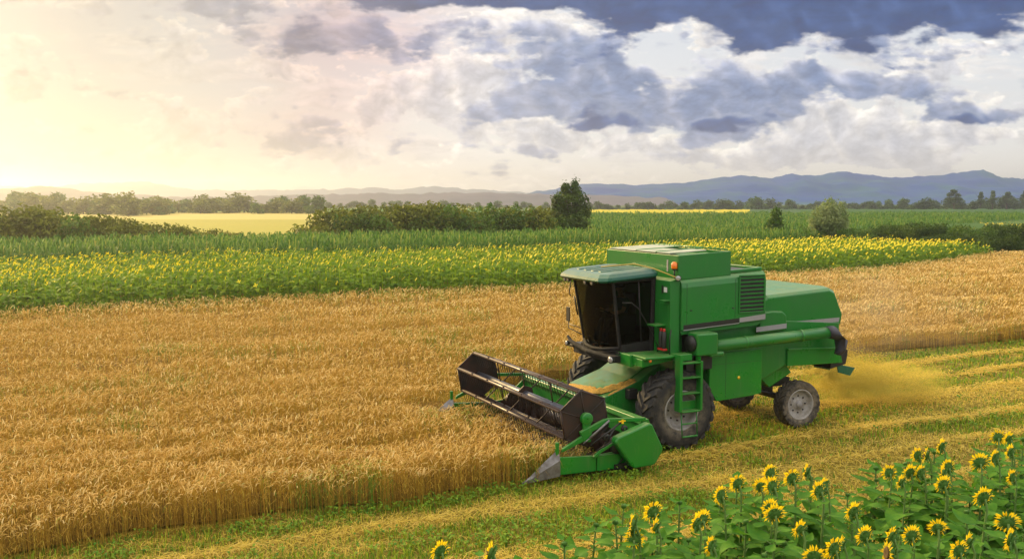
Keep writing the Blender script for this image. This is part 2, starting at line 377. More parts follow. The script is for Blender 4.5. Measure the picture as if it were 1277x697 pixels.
def glass_mat():
    m = bpy.data.materials.new('tinted_glass'); m.use_nodes = True; T = NT(m.node_tree)
    tr = T.n('ShaderNodeBsdfTransparent', {'Color': (.20, .23, .17, 1)})
    gl = T.n('ShaderNodeBsdfGlossy', {'Color': (.28, .31, .34, 1), 'Roughness': .04})
    fr = T.n('ShaderNodeFresnel', {'IOR': 1.35})
    mx = T.n('ShaderNodeMixShader', {0: fr.outputs[0], 1: tr.outputs[0], 2: gl.outputs[0]})
    T.n('ShaderNodeOutputMaterial', {'Surface': mx.outputs[0]}); return m
M['glass'] = glass_mat()

# ------------------------------------------------------------------ the ground and the fields as sheets
def field_mat(name, c1, c2, c3, scale=0.8, stretch=5.0, rough=.95, fine=14.0, bump=.6):
    m = bpy.data.materials.new(name); m.use_nodes = True; T = NT(m.node_tree)
    tc = T.n('ShaderNodeTexCoord')
    mp = T.n('ShaderNodeMapping', {'Vector': tc.outputs['Object'], 'Rotation': (0, 0, -YAW), 'Scale': (1 / stretch, 1, 1)})
    n1 = T.noise(mp.outputs[0], scale, 6, .6, .3)
    n2 = T.noise(tc.outputs['Object'], fine, 6, .7)
    n3 = T.noise(tc.outputs['Object'], scale * .12, 3, .5)
    f = T.m('ADD', T.m('MULTIPLY', n1, .7), T.m('MULTIPLY', n3, .5))
    c = T.mix(T.ramp(f, [(.42, (0, 0, 0)), (.72, (1, 1, 1))]), c1, c2)
    c = T.mix(T.ramp(n2, [(.42, (0, 0, 0)), (.66, (1, 1, 1))]), c, c3)
    b = T.n('ShaderNodeBsdfPrincipled', {'Base Color': c, 'Roughness': rough, 'Specular IOR Level': .1})
    bn = T.n('ShaderNodeBump', {'Strength': bump, 'Distance': .05, 'Height': n2}); T.link(bn.outputs[0], b.inputs['Normal'])
    T.n('ShaderNodeOutputMaterial', {'Surface': b.outputs[0]}); return m
def sheet(name, pts, z, m):
    b = MB(); b.add([(x, y, z) for x, y in pts], [tuple(range(len(pts)))])
    return b.build(name, m, kind='structure')
G = [(-2600, -200), (2600, -200), (2600, 2400), (-2600, 2400)]
sheet('ground', G, 0.0, field_mat('ground_far', (.05, .10, .025), (.09, .12, .03), (.06, .09, .02), .02, 4, fine=.3, bump=0))
def stp(pts): return [tuple(float(v) for v in st(a, b)) for a, b in pts]
sheet('stubble_ground', stp([(-60, 9.3), (140, 9.3), (140, 60), (-60, 60)]), .004,
      field_mat('stubble_soil', (.30, .19, .03), (.16, .15, .02), (.11, .09, .016), .9, 6))
sheet('sunflower_soil', stp([(-60, -10), (60, -10), (60, 9.3), (-60, 9.3)]), .004,
      field_mat('dark_soil', (.03, .03, .014), (.05, .045, .02), (.02, .03, .01), 1.2, 3))
def gp(pts, w=0.0): return [ground(x, y, w) for x, y in pts]
FM = dict(
    gold=field_mat('ripe_field', (.36, .30, .05), (.31, .29, .05), (.26, .25, .04), .05, 6, fine=.7, bump=0),
    pale=field_mat('cut_field', (.46, .38, .11), (.40, .34, .09), (.42, .34, .10), .05, 8, fine=.6, bump=0),
    green=field_mat('green_field', (.055, .16, .02), (.085, .19, .03), (.04, .12, .02), .05, 6, fine=.6, bump=0),
    dgreen=field_mat('dark_green_field', (.03, .085, .02), (.045, .11, .025), (.03, .08, .02), .05, 6, fine=.6, bump=0),
    yell=field_mat('yellow_field', (.60, .46, .02), (.45, .38, .03), (.35, .34, .03), .08, 6, fine=.8, bump=0))
# image-measured outlines of far fields, laid on the ground
sheet('ripe_field', gp([(-300, 300), (420, 300), (470, 274), (-300, 274)]), .008, FM['gold'])
sheet('cut_field', gp([(-300, 274), (470, 274), (420, 264.5), (-300, 264.5)]), .010, FM['pale'])
sheet('green_field', gp([(-100, 264.5), (640, 264.5), (640, 260), (-100, 260)]), .008, FM['green'])
sheet('meadow', gp([(640, 300), (1600, 292), (1600, 268), (640, 268)]), .006, FM['green'])
sheet('cut_strip', gp([(900, 269.5), (1400, 269.5), (1400, 267), (900, 267)]), .012, FM['pale'])
sheet('far_meadow', gp([(640, 267), (1500, 267), (1500, 260), (640, 260)]), .010, FM['dgreen'])
sheet('grass_margin', stp([(46, 46), (62, 50.5), (110, 50), (110, 66), (60, 66)]), .012,
      field_mat('margin_grass', (.16, .17, .03), (.10, .14, .02), (.2, .16, .04), .5, 4))

# ------------------------------------------------------------------ hills and mountains
def ridge(name, dist, pts, mt, depth, seed=1, n=260, rows=22, rough=6.0):
    """a range whose crest passes through the measured crest heights, with slopes and spurs in depth"""
    xs = np.array([p[0] for p in pts]); ys = np.array([p[1] for p in pts])
    px = np.linspace(xs[0], xs[-1], n); py = np.interp(px, xs, ys)
    X = (px - 638.5) / FPX * dist; Z = HCAM + (YH - py) / FPX * dist
    jit = (vnoise(px, px * 0, 4, seed + 7) - .5) * 1.6 + (vnoise(px, px * 0, 11, seed) - .5) * 2.6 + (vnoise(px, px * 0, 31, seed + 1) - .5) * 3
    Z = np.maximum(Z + jit * dist / FPX * .95, 0)
    V = []; 
    for r in range(rows + 1):
        f = r / rows                                   # 0 = foot in front, 1 = crest
        for i in range(n):
            sp = (vnoise(X[i], f * depth, depth * .35, seed + 3) - .5) * .5 * sin(pi * f)
            sp += (vnoise(X[i] + f * depth * .3, f * depth, depth * .10, seed + 5) - .5) * .22 * sin(pi * f); h = Z[i] * max(0, (f ** 1.15 + sp)) if f > 0 else -2
            V.append((X[i] * (1 - .12 * (1 - f)), dist - depth * (1 - f), h))
    for i in range(n): V.append((X[i] * 1.1, dist + depth * .8, -2))
    rows2 = rows + 2; F = []
    for r in range(rows2 - 1):
        for i in range(n - 1): a = r * n + i; F.append((a, a + 1, a + n + 1, a + n))
    o = np_obj(name, np.array(V), np.array(F), mt, smooth=True); tag(o, kind='structure'); return o
M['mtn'] = field_mat('haze_blue_slopes', (.001, .040, .20), (.003, .06, .26), (.02, .10, .17), .010, 1.5, fine=.022, bump=0)  # blue of distant air painted into the slope colour
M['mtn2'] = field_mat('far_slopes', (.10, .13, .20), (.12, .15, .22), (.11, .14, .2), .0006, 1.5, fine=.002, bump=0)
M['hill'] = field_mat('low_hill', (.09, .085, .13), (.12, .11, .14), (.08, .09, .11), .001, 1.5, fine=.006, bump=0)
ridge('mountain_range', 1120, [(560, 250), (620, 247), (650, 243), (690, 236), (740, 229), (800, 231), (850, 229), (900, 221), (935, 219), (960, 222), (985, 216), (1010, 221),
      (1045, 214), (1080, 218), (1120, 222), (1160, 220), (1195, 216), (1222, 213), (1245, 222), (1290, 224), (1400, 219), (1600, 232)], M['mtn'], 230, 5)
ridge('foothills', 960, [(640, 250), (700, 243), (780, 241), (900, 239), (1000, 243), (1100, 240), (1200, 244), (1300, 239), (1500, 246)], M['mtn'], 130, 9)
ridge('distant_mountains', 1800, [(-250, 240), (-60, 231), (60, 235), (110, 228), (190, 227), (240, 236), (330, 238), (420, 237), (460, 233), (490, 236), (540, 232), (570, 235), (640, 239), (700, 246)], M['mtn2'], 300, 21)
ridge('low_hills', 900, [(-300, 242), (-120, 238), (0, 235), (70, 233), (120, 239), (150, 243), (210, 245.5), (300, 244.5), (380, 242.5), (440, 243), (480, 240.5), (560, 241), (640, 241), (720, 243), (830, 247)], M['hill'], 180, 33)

# ------------------------------------------------------------------ ribbons in bulk
def ribbons(base, pts_fn, width, k, tint):
    """base (n,3); pts_fn -> (n,k+1,3) centre line; width (n,k+1); side dir (n,2)"""
    C, side = pts_fn
    n = len(C); L = C - side * width[..., None] * .5; Rr = C + side * width[..., None] * .5
    V = np.stack([L, Rr], 2).reshape(n, 2 * (k + 1), 3)
    m = k + 1; idx = np.arange(n)[:, None] * (2 * m)
    F = [np.stack([idx[:, 0] + 2 * j, idx[:, 0] + 2 * j + 1, idx[:, 0] + 2 * j + 3, idx[:, 0] + 2 * j + 2], 1) for j in range(k)]
    F = np.stack(F, 1).reshape(-1, 4)
    return V.reshape(-1, 3), F, np.repeat(tint, 2 * m)
def merge(parts):
    Vs, Fs, Ts, Ms = [], [], [], []; o = 0
    for V, F, T, mi in parts:
        Vs.append(V); Fs.append(F + o); Ts.append(T); Ms.append(np.full(len(F), mi)); o += len(V)
    return np.concatenate(Vs), np.concatenate(Fs), np.concatenate(Ts), np.concatenate(Ms)

# machine position in field frame
MX, MY = 2.66, 20.23
MS = MX * EX[0] + MY * EX[1]; MT = MX * NX[0] + MY * NX[1]
HW = 2.55
def wheat_near_edge(s):
    e = np.where(s < MS - 2.30, MT - HW - .05 + .14 * np.sin(s * .9) + .08 * np.sin(s * 2.3) + .16 * (vnoise(s, s * 0, .35, 91) - .5), MT + HW + 2.7 + .15 * np.sin(s * .6))
    return e
def sun_front(s): return np.where(s < 46, 43.6 + .052 * s, 46.0 + (s - 46) * .34) + .25 * np.sin(np.asarray(s) * .21)

# ------------------------------------------------------------------ wheat
M['wstem'] = mat_attr('wheat_straw', [(0, (.32, .18, .022)), (.5, (.46, .29, .04)), (.86, (.40, .31, .04)), (1, (.11, .22, .02))], .8, .25)
M['wear'] = mat_attr('wheat_ear', [(0, (.48, .30, .06)), (.5, (.70, .48, .15)), (.9, (.84, .67, .33)), (1, (.34, .36, .06))], .75, .2)
M['wcan'] = field_mat('wheat_mass', (.26, .15, .025), (.19, .11, .02), (.10, .06, .014), 2.5, 1.5, fine=26, bump=1)  # coloured darker than the stems, standing in for shade between them
def wheat_height(s, t):
    h = .60 + .14 * (vnoise(s, t, 1.3, 3) - .5) + .10 * (vnoise(s, t, .45, 4) - .5) + .10 * (vnoise(s, t, 5, 5) - .5)
    e = t - (MT - HW)
    for c, w, dpt in ((.95, .13, .20), (1.9, .17, .22), (3.3, .14, .14), (4.6, .20, .18), (6.6, .2, .13), (9.4, .3, .16), (12.4, .25, .12), (16.5, .35, .16), (20.5, .3, .12), (24, .4, .14)):
        wob = .10 * np.sin(s * .35 + c)
        h = h - dpt * np.exp(-((e - c - wob) / w) ** 2)
    h = h * (1 - .30 * np.exp(-np.clip(e, 0, 9) / .22) * vnoise(s, t, .5, 92))
    return h
def build_wheat():
    parts = []
    def zone(d0, d1, dens, wmul, stemseg):
        # sample a box in the field frame
        s0, s1, t0, t1 = -70, 110, MT - HW - .4, 62
        N = int((s1 - s0) * (t1 - t0) * dens); tot = []
        for _ in range(max(1, N // 400000)):
            m = min(N, 400000); s = rng.uniform(s0, s1, m); t = rng.uniform(t0, t1, m)
            x, y = st(s, t)
            ok = (y > d0) & (y <= d1) & (t > wheat_near_edge(s)) & (t < sun_front(s) - .5)
            # nothing stands where the header works
            u = MS - s; v = MT - t
            ok &= ~((u > -6) & (u < 2.35) & (np.abs(v) < HW + .1)) & ~((u > -6) & (u < 3.3) & (np.abs(v) > HW - .12) & (np.abs(v) < HW + .1))
            a, b, d = px_of(x, y, .8); ok &= (a > -260) & (a < 1530) & (b < 860)
            tot.append(np.stack([s[ok], t[ok], x[ok], y[ok]], 1))
        return np.concatenate(tot)
    for d0, d1, dens, wmul in ((7, 17, 430, 1.0), (17, 24, 210, 1.12), (24, 36, 120, 1.4), (36, 50, 66, 1.9), (50, 110, 40, 2.5)):
        p = zone(d0, d1, dens, wmul, 2); n = len(p)
        s, t, x, y = p.T
        h = wheat_height(s, t) * rng.normal(1, .09, n) * np.where(rng.random(n) < .04, .8, 1)
        uu = MS - s; vq = MT - t; h = h * np.where((uu > 2.3) & (uu < 4.1) & (np.abs(vq) < 2.95), np.where(uu < 2.9, .62, .80), 1) * np.where((uu > 2.8) & (uu < 4.3) & (np.abs(vq + 2.5) < .28), .6, 1)
        green = vnoise(s, t, 1.6, 8) > .72
        tint = np.clip(rng.normal(.45, .2, n), 0, .95); tint = np.where(green & (rng.random(n) < .40), 1.0, tint)
        lean = rng.uniform(0, 2 * pi, n); la = np.abs(rng.normal(0, .10, n)); lx = np.cos(lean) * la - .04; ly = np.sin(lean) * la
        sd_ = rng.uniform(0, pi, n); side = np.stack([np.cos(sd_), np.sin(sd_) * .5, np.zeros(n)], 1)[:, None, :]
        z0 = np.where(t < wheat_near_edge(s) + .8, 0.0, .28)
        C = np.stack([np.stack([x, y, z0], 1), np.stack([x + lx * .4 * h, y + ly * .4 * h, (z0 + h) * .55], 1), np.stack([x + lx * h, y + ly * h, h], 1)], 1)
        w = np.stack([np.full(n, .0055), np.full(n, .005), np.full(n, .004)], 1) * wmul
        parts.append((*ribbons(None, (C, side), w, 2, tint), 0))
        # ear: bends over at the top
        top = C[:, 2]; dr = rng.uniform(0, 2 * pi, n); dr = np.where(rng.random(n) < .65, rng.normal(-.3, .9, n), dr)
        L = rng.normal(.105, .014, n) * (1 + .3 * (wmul - 1)); droop = rng.uniform(.1, 1.0, n)
        ux, uy = np.cos(dr), np.sin(dr)
        def pt(f):
            ang = f * (0.5 + 2.0 * droop)
            hz = L * (1 - np.cos(ang)) / (0.5 + 2.0 * droop) * 1.2 + f * L * .15; vz = L * np.sin(ang) / (0.5 + 2.0 * droop)
            return np.stack([top[:, 0] + ux * hz, top[:, 1] + uy * hz, top[:, 2] + vz], 1)
        E = np.stack([pt(0), pt(.34), pt(.7), pt(1.05)], 1)
        es = np.stack([-uy, ux, rng.normal(0, .3, n)], 1); es /= np.linalg.norm(es, axis=1)[:, None]
        # a ribbon turned toward open sky and one on edge
        w = np.stack([np.full(n, .006), np.full(n, .0155), np.full(n, .014), np.full(n, .004)], 1) * wmul
        et = np.clip(tint + rng.normal(0, .15, n), 0, 1)
        parts.append((*ribbons(None, (E, es[:, None, :]), w, 3, et), 1))
        if wmul < 1.5:
            es2 = np.cross(es, np.stack([ux, uy, -.6 * np.ones(n)], 1)); es2 /= np.linalg.norm(es2, axis=1)[:, None]
            parts.append((*ribbons(None, (E, es2[:, None, :]), w * .7, 3, et), 1))
        # dry leaves
        q = rng.random(n) < .5; k = q.sum(); zb = h[q] * rng.uniform(.35, .8, k); a = rng.uniform(0, 2 * pi, k); ll = rng.uniform(.10, .2, k)
        b0 = np.stack([x[q], y[q], zb], 1); cx, cy = np.cos(a) * ll, np.sin(a) * ll
        Lf = np.stack([b0, b0 + np.stack([cx * .6, cy * .6, ll * .35], 1), b0 + np.stack([cx, cy, -ll * .1], 1)], 1)
        w = np.stack([np.full(k, .008), np.full(k, .010), np.full(k, .003)], 1) * wmul
        parts.append((*ribbons(None, (Lf, np.stack([-np.sin(a), np.cos(a), np.zeros(k)], 1)[:, None, :]), w, 2, np.clip(tint[q] + .05, 0, 1)), 0))
    V, F, T, mi = merge(parts)
    # the dense mass of straw below the ears
    W = []; FF = []; off = 0
    tb = MT + HW + 2.9
    for sa, sb, fa, fb in ((-60, MS - 2.95, lambda s_: float(wheat_near_edge(np.array([s_]))[0]) + .42, lambda s_: tb), (-60, 110, lambda s_: tb + (.25 if s_ > MS - 2.9 else 0), lambda s_: float(sun_front(np.array([s_]))[0]) - .9)):
        S0 = np.append(np.arange(sa, sb, .4), sb); Tn = 90; vv = []
        for s_ in S0:
            a_, b_ = fa(s_), fb(s_); f = np.linspace(0, 1, Tn) ** (1.6 if b_ - a_ > 12 else 1); tt = a_ + (b_ - a_) * f; ss = np.full(Tn, s_)
            x, y = st(ss, tt); hh = wheat_height(ss, tt) - .31 + .09 * (vnoise(ss, tt, .3, 12) - .5)
            if sa == -60 and sb < 50: hh[0] = .05
            if s_ > MS - 2.9: hh[0] = .05
            vv.append(np.stack([x, y, hh], 1))
        W.append(np.concatenate(vv))
        for i in range(len(S0) - 1): q = off + i * Tn + np.arange(Tn - 1); FF.append(np.stack([q, q + 1, q + Tn + 1, q + Tn], 1))
        off += len(S0) * Tn
    W = np.concatenate(W); FF = np.concatenate(FF)
    V2 = np.concatenate([V, W]); F2 = np.concatenate([F, FF + len(V)]); T2 = np.concatenate([T, np.full(len(W), .4)]); m2 = np.concatenate([mi, np.full(len(FF), 2)])
    o = np_obj('wheat', V2, F2, [M['wstem'], M['wear'], M['wcan']], T2, m2)
    tag(o, 'ripe golden wheat standing in the field ahead of and behind the harvester', 'wheat', kind='stuff')
build_wheat()

# ------------------------------------------------------------------ stubble, grass and loose straw on the cut strip
M['blade'] = mat_attr('stubble_blade', [(0, (.72, .52, .13)), (.36, (.62, .47, .05)), (.5, (.46, .45, .03)), (.68, (.24, .34, .018)), (1, (.06, .18, .012))], .8, .25)
SWATHS = ((17.25, .42, .55), (15.1, .22, .42), (13.5, .20, .42), (MT + 1.9, .22, .40), (20.9, .3, .45), (11.7, .26, .45), (10.2, .3, .40))
def build_stubble():
    parts = []
    for d0, d1, dens, wm in ((8, 17, 620, 1.0), (17, 26, 260, 1.5), (26, 42, 90, 2.4), (42, 80, 22, 4)):
        s0, s1, t0, t1 = -14, 95, 9.0, 24.5
        N = int((s1 - s0) * (t1 - t0) * dens); s = rng.uniform(s0, s1, N); t = rng.uniform(t0, t1, N); x, y = st(s, t)
        a, b, d = px_of(x, y, .1); ok = (y > d0) & (y <= d1) & (a > -200) & (a < 1480) & (b < 800) & (t < wheat_near_edge(s) + .25)
        s, t, x, y = s[ok], t[ok], x[ok], y[ok]; n = len(s)
        g = .55 * vnoise(s / 4.0, t, .8, 21) + .35 * vnoise(s / 2.0, t, .30, 22) + .25 * vnoise(s / 3, t, 2.6, 23) + .06 * np.sin((t - MT) * 2.1)
        # straw windrow left on the machine's track
        for c, wd, am in SWATHS:
            g = g - am * np.exp(-((t - c - .15 * np.sin(s * .5)) / wd) ** 2)
        g = np.clip((g - .46) * 2.8 + .42, 0, 1)
        isg = rng.random(n) < np.clip(g, .05, .95)
        tint = np.where(isg, rng.uniform(.55, 1, n), rng.uniform(0, .42, n))
        h = np.where(isg, rng.uniform(.03, .12, n), rng.uniform(.03, .12, n)) * (.8 + .5 * vnoise(s, t, 1.1, 25))
        flat = (~isg) & (rng.random(n) < .68)
        ang = rng.uniform(0, 2 * pi, n); ln = np.where(flat, rng.uniform(.10, .26, n), h * rng.uniform(.2, .9, n)); zz = np.where(flat, rng.uniform(.02, .07, n), h)
        z0 = np.where(flat, rng.uniform(.01, .08, n), 0.0)
        cx, cy = np.cos(ang) * ln, np.sin(ang) * ln
        C = np.stack([np.stack([x, y, z0], 1), np.stack([x + cx * .35, y + cy * .35, z0 + (zz - z0) * .65 + .01], 1), np.stack([x + cx, y + cy, zz], 1)], 1)
        sd_ = np.stack([-np.sin(ang), np.cos(ang), np.zeros(n)], 1)[:, None, :]
        bw = np.where(isg, .012, .0065)
        w = np.stack([bw, bw * 1.1, bw * .3], 1) * wm
        parts.append((*ribbons(None, (C, sd_), w, 2, tint), 0))
        # broad weed leaves
        q = isg & (rng.random(n) < .22 * (vnoise(s, t, .6, 27) > .45)); k = q.sum()
        a2 = rng.uniform(0, 2 * pi, k); l2 = rng.uniform(.05, .11, k); zb = rng.uniform(.05, .16, k)
        b0 = np.stack([x[q], y[q], zb], 1)
        Lf = np.stack([b0, b0 + np.stack([np.cos(a2) * l2 * .5, np.sin(a2) * l2 * .5, l2 * .3], 1), b0 + np.stack([np.cos(a2) * l2, np.sin(a2) * l2, l2 * .1], 1)], 1)
        w = np.stack([np.full(k, .012), np.full(k, .045), np.full(k, .008)], 1) * (1 + .5 * (wm - 1))
        parts.append((*ribbons(None, (Lf, np.stack([-np.sin(a2), np.cos(a2), np.zeros(k)], 1)[:, None, :]), w, 2, rng.uniform(.72, 1, k)), 0))
    for c, wd, am in SWATHS:                              # loose straw lying in rows along the harvest direction
        n = 26000; s = -12 + 100 * rng.random(n) ** 1.7; t = c + .15 * np.sin(s * .5) + .30 * (vnoise(s, s * 0, 1.7, int(c * 10)) - .5) + rng.normal(0, wd * .62, n); x, y = st(s, t)
        a, b, d = px_of(x, y, .1); ok = (a > -200) & (a < 1480) & (b < 800) & (y > 8) & (t < wheat_near_edge(s) + .1) & (rng.random(n) < (.10 + 1.0 * vnoise(s / 2.2, t, .55, 71)) * (.75 if c < 14 else 1)); s, t, x, y = s[ok], t[ok], x[ok], y[ok]; n = len(s)
        far = np.clip(y / 16, 1, 4); z = np.abs(rng.normal(0, .05, n)) * np.exp(-((t - c) / wd) ** 2) + .03; ang = rng.normal(YAW, .9, n); ln = rng.uniform(.10, .30, n); cx, cy = np.cos(ang) * ln, np.sin(ang) * ln
        C = np.stack([np.stack([x, y, z], 1), np.stack([x + cx * .5, y + cy * .5, z + rng.uniform(.0, .05, n)], 1), np.stack([x + cx, y + cy, z + rng.uniform(-.02, .02, n)], 1)], 1)
        parts.append((*ribbons(None, (C, np.stack([-np.sin(ang), np.cos(ang), rng.normal(0, .5, n)], 1)[:, None, :]), (np.array([[.007, .008, .005]]) * far[:, None]), 2, rng.uniform(0, .34, n)), 0))
    V, F, T, mi = merge(parts)
    o = np_obj('stubble_grass', V, F, [M['blade']], T, mi)
    tag(o, 'cut yellow stubble mixed with low green weeds and loose straw', 'stubble', kind='stuff')
build_stubble()

# ------------------------------------------------------------------ far sunflower band and corn
M['fpet'] = mat_attr('far_petals', [(0, (.85, .66, .012)), (1, (.95, .80, .04))], .7, .35)
M['fleaf'] = mat_attr('far_sunflower_leaf', [(0, (.08, .17, .008)), (.6, (.15, .27, .010)), (1, (.27, .36, .014))], .75, .45)
M['corn'] = mat_attr('corn_leaf', [(0, (.05, .14, .012)), (.6, (.105, .225, .022)), (.9, (.19, .30, .05)), (1, (.34, .34, .08))], .7, .4)
def leafset(x, y, zs, lens, ws, n, tintlo, tinthi, up=.25, seed=0):
    a = rng.uniform(0, 2 * pi, n); b0 = np.stack([x, y, zs], 1); ux, uy = np.cos(a) * lens, np.sin(a) * lens
    C = np.stack([b0, b0 + np.stack([ux * .5, uy * .5, lens * up], 1), b0 + np.stack([ux, uy, -lens * .12], 1)], 1)
    w = np.stack([ws * .35, ws, ws * .15], 1)
    return ribbons(None, (C, np.stack([-np.sin(a), np.cos(a), np.zeros(n)], 1)[:, None, :]), w, 2, rng.uniform(tintlo, tinthi, n))
def sun_band_points():
    s = []; t = []
    for r in np.arange(0, 24, .7):
        ss = np.arange(-75, 74, .34); ss = ss + rng.uniform(-.12, .12, len(ss)); tt = sun_front(ss) + r + rng.uniform(-.08, .08, len(ss))
        k = (tt < 64.6) & (ss < 70 - (tt - 52) * .5); s.append(ss[k]); t.append(tt[k])
    s = np.concatenate(s); t = np.concatenate(t); x, y = st(s, t); ok = in_view(x, y, 1.5, 240, 40)
    return s[ok], t[ok], x[ok], y[ok]
def build_sun_band():
    s, t, x, y = sun_band_points()
    n = len(s); front = t - sun_front(s)
    h = rng.normal(1.52, .12, n) * (1 + .12 * (vnoise(s, t, 6, 41) - .5)) * np.clip(.62 + front * .25 + .25 * rng.random(n), .5, 1)
    parts = []
    for k in range(7):
        f = rng.uniform(.15, .95, n); parts.append((*leafset(x, y, h * f, rng.uniform(.22, .40, n), rng.uniform(.2, .32, n), n, 0, 1), 0))
    z0 = np.zeros(n); C = np.stack([np.stack([x, y, z0], 1), np.stack([x, y, h], 1)], 1)
    parts.append((*ribbons(None, (C, np.tile([[1., 0, 0]], (n, 1))[:, None, :]), np.full((n, 2), .035), 1, rng.uniform(.3, .8, n)), 0))
    # heads: crossed petals ring facing left-away/up, about half in bloom
    b = rng.random(n) < np.where(front < 1.2, .45, .92); k = b.sum(); r = rng.uniform(.07, .125, k)
    c = np.stack([x[b], y[b], h[b] + .06], 1); az = rng.normal(-.4, .7, k); el = rng.uniform(.1, .9, k)
    nx = np.stack([-np.sin(az + 1.2) * np.cos(el), np.cos(az + 1.2) * np.cos(el) * .3 - .2, np.sin(el)], 1); nx /= np.linalg.norm(nx, axis=1)[:, None]
    a = np.cross(nx, [0, 0, 1.0]); a /= np.linalg.norm(a, axis=1)[:, None]; bb = np.cross(nx, a)
    V = []; 
    for j in range(4):
        for (rr, da) in ((.45, -.35), (1.0, -.15), (1.05, .4), (.5, .8)):
            th = j * pi / 2 + da + .3; V.append(c + (a * math.cos(th) + bb * math.sin(th)) * (r * rr)[:, None])
    V = np.stack(V, 1); m = V.shape[1]; idx = np.arange(k)[:, None] * m
    F = np.concatenate([idx + np.array([[4 * j, 4 * j + 1, 4 * j + 2, 4 * j + 3]]) for j in range(4)])
    F = np.concatenate([F, idx + np.array([[0, 4, 8, 12]])])
    parts.append((V.reshape(-1, 3), F, np.repeat(rng.uniform(0, 1, k), m), 1))
    V, F, T, mi = merge(parts)
    o = np_obj('sunflower_field', V, F, [M['fleaf'], M['fpet']], T, mi)
    tag(o, 'dense band of yellow flowering sunflowers across the middle distance', 'sunflower field', kind='stuff')
build_sun_band()

def build_corn():
    parts = []; S_, T_ = [], []
    for r in np.arange(66.5, 78, .75):
        ss = np.arange(-80, 110, .3); S_.append(ss + rng.uniform(-.1, .1, len(ss))); T_.append(np.full(len(ss), r) + rng.uniform(-.1, .1, len(ss)))
    s = np.concatenate(S_); t = np.concatenate(T_); keep = s < 62 - (t - 66) * .3; s, t = s[keep], t[keep]
    # the field widens to the right of the lone tree
    N = 26000; s2 = rng.uniform(38, 260, N); t2 = rng.uniform(78, 210, N); x2, y2 = st(s2, t2)
    a, b, d = px_of(x2, y2, 2.0); ok = (a > 725) & (a < 1010 + (y2 - 75) * 3.4) & (y2 < 205); s = np.concatenate([s, s2[ok]]); t = np.concatenate([t, t2[ok]])
    x, y = st(s, t); ok = in_view(x, y, 2.0, 240, 40); s, t, x, y = s[ok], t[ok], x[ok], y[ok]; n = len(s)
    far = np.clip(y / 85, 1, 2.2)
    h = rng.normal(2.05, .12, n) * (1 + .12 * (vnoise(s, t, 7, 51) - .5))
    for k in range(7):
        f = rng.uniform(.25, .98, n); parts.append((*leafset(x, y, h * f, rng.uniform(.35, .6, n), rng.uniform(.07, .11, n) * far, n, 0, .92, up=.75), 0))
    q = rng.random(n) < .45; C = np.stack([np.stack([x[q], y[q], h[q] * .8], 1), np.stack([x[q] + .03, y[q], h[q] + .22], 1)], 1)
    parts.append((*ribbons(None, (C, np.tile([[1., 0, 0]], (q.sum(), 1))[:, None, :]), np.full((q.sum(), 2), .05), 1, rng.uniform(.85, 1, q.sum())), 0))
    V, F, T, mi = merge(parts)
    # leaf mass under the tops
    def slab(poly_st, z, nn=70):
        (sa, ta), (sb, tb) = poly_st; ss = np.linspace(sa, sb, nn); tt = np.linspace(ta, tb, 14)
        A, B = np.meshgrid(ss, tt); xx, yy = st(A, B); zz = z + .25 * (vnoise(A, B, 1.4, 61) - .5); zz[0] = .1; zz[-1] = .1
        W = np.stack([xx, yy, zz], 2).reshape(-1, 3); F = []
        for j in range(13):
            i = np.arange(nn - 1); a = j * nn + i; F.append(np.stack([a, a + 1, a + nn + 1, a + nn], 1))
        return W, np.concatenate(F), np.full(len(W), .25), 0
    V2, F2, T2, m2 = merge([(V, F, T, 0), slab([(-80, 67), (55, 78)], 1.45), slab([(42, 78), (150, 150)], 1.55, 90)])
    o = np_obj('corn_field', V2, F2, [M['corn']], T2, m2)
    tag(o, 'tall green corn growing between the sunflower band and the hedges', 'corn field', kind='stuff')
build_corn()
# yellow flowering strips far off on the right, low leafy canopies of real height
def canopy(name, poly, h, m, label, cat):
    pts = [ground(a, b, h) for a, b in poly]; n = len(pts)
    xs = np.linspace(0, 1, 90); ys = np.linspace(0, 1, 8); V = []
    for j, fy in enumerate(ys):
        for fx in xs:
            p0 = np.array(pts[0]) * (1 - fx) + np.array(pts[1]) * fx; p1 = np.array(pts[3]) * (1 - fx) + np.array(pts[2]) * fx
            q = p0 * (1 - fy) + p1 * fy; z = h * (.9 + .2 * random.random()) if j > 0 else 0
            V.append((q[0], q[1], z))
    F = [(j * 90 + i, j * 90 + i + 1, (j + 1) * 90 + i + 1, (j + 1) * 90 + i) for j in range(7) for i in range(89)]
    o = np_obj(name, np.array(V), np.array(F), m); tag(o, label, cat, kind='stuff')
canopy('flowering_strip', [(735, 265), (935, 265), (935, 261.5), (700, 261.5)], 1.5, FM['yell'], 'thin bright yellow strip of flowering crop beyond the corn field', 'crop strip')
canopy('flowering_patch', [(1228, 285), (1330, 287), (1330, 277.5), (1222, 278)], 1.5, FM['yell'], 'small bright yellow patch of sunflowers behind the right hedge', 'crop patch')
canopy('crop_strip', [(1000, 266.5), (1400, 266.5), (1400, 261), (1000, 261)], 1.6, FM['dgreen'], 'long dark green crop strip in front of the far right trees', 'crop strip')
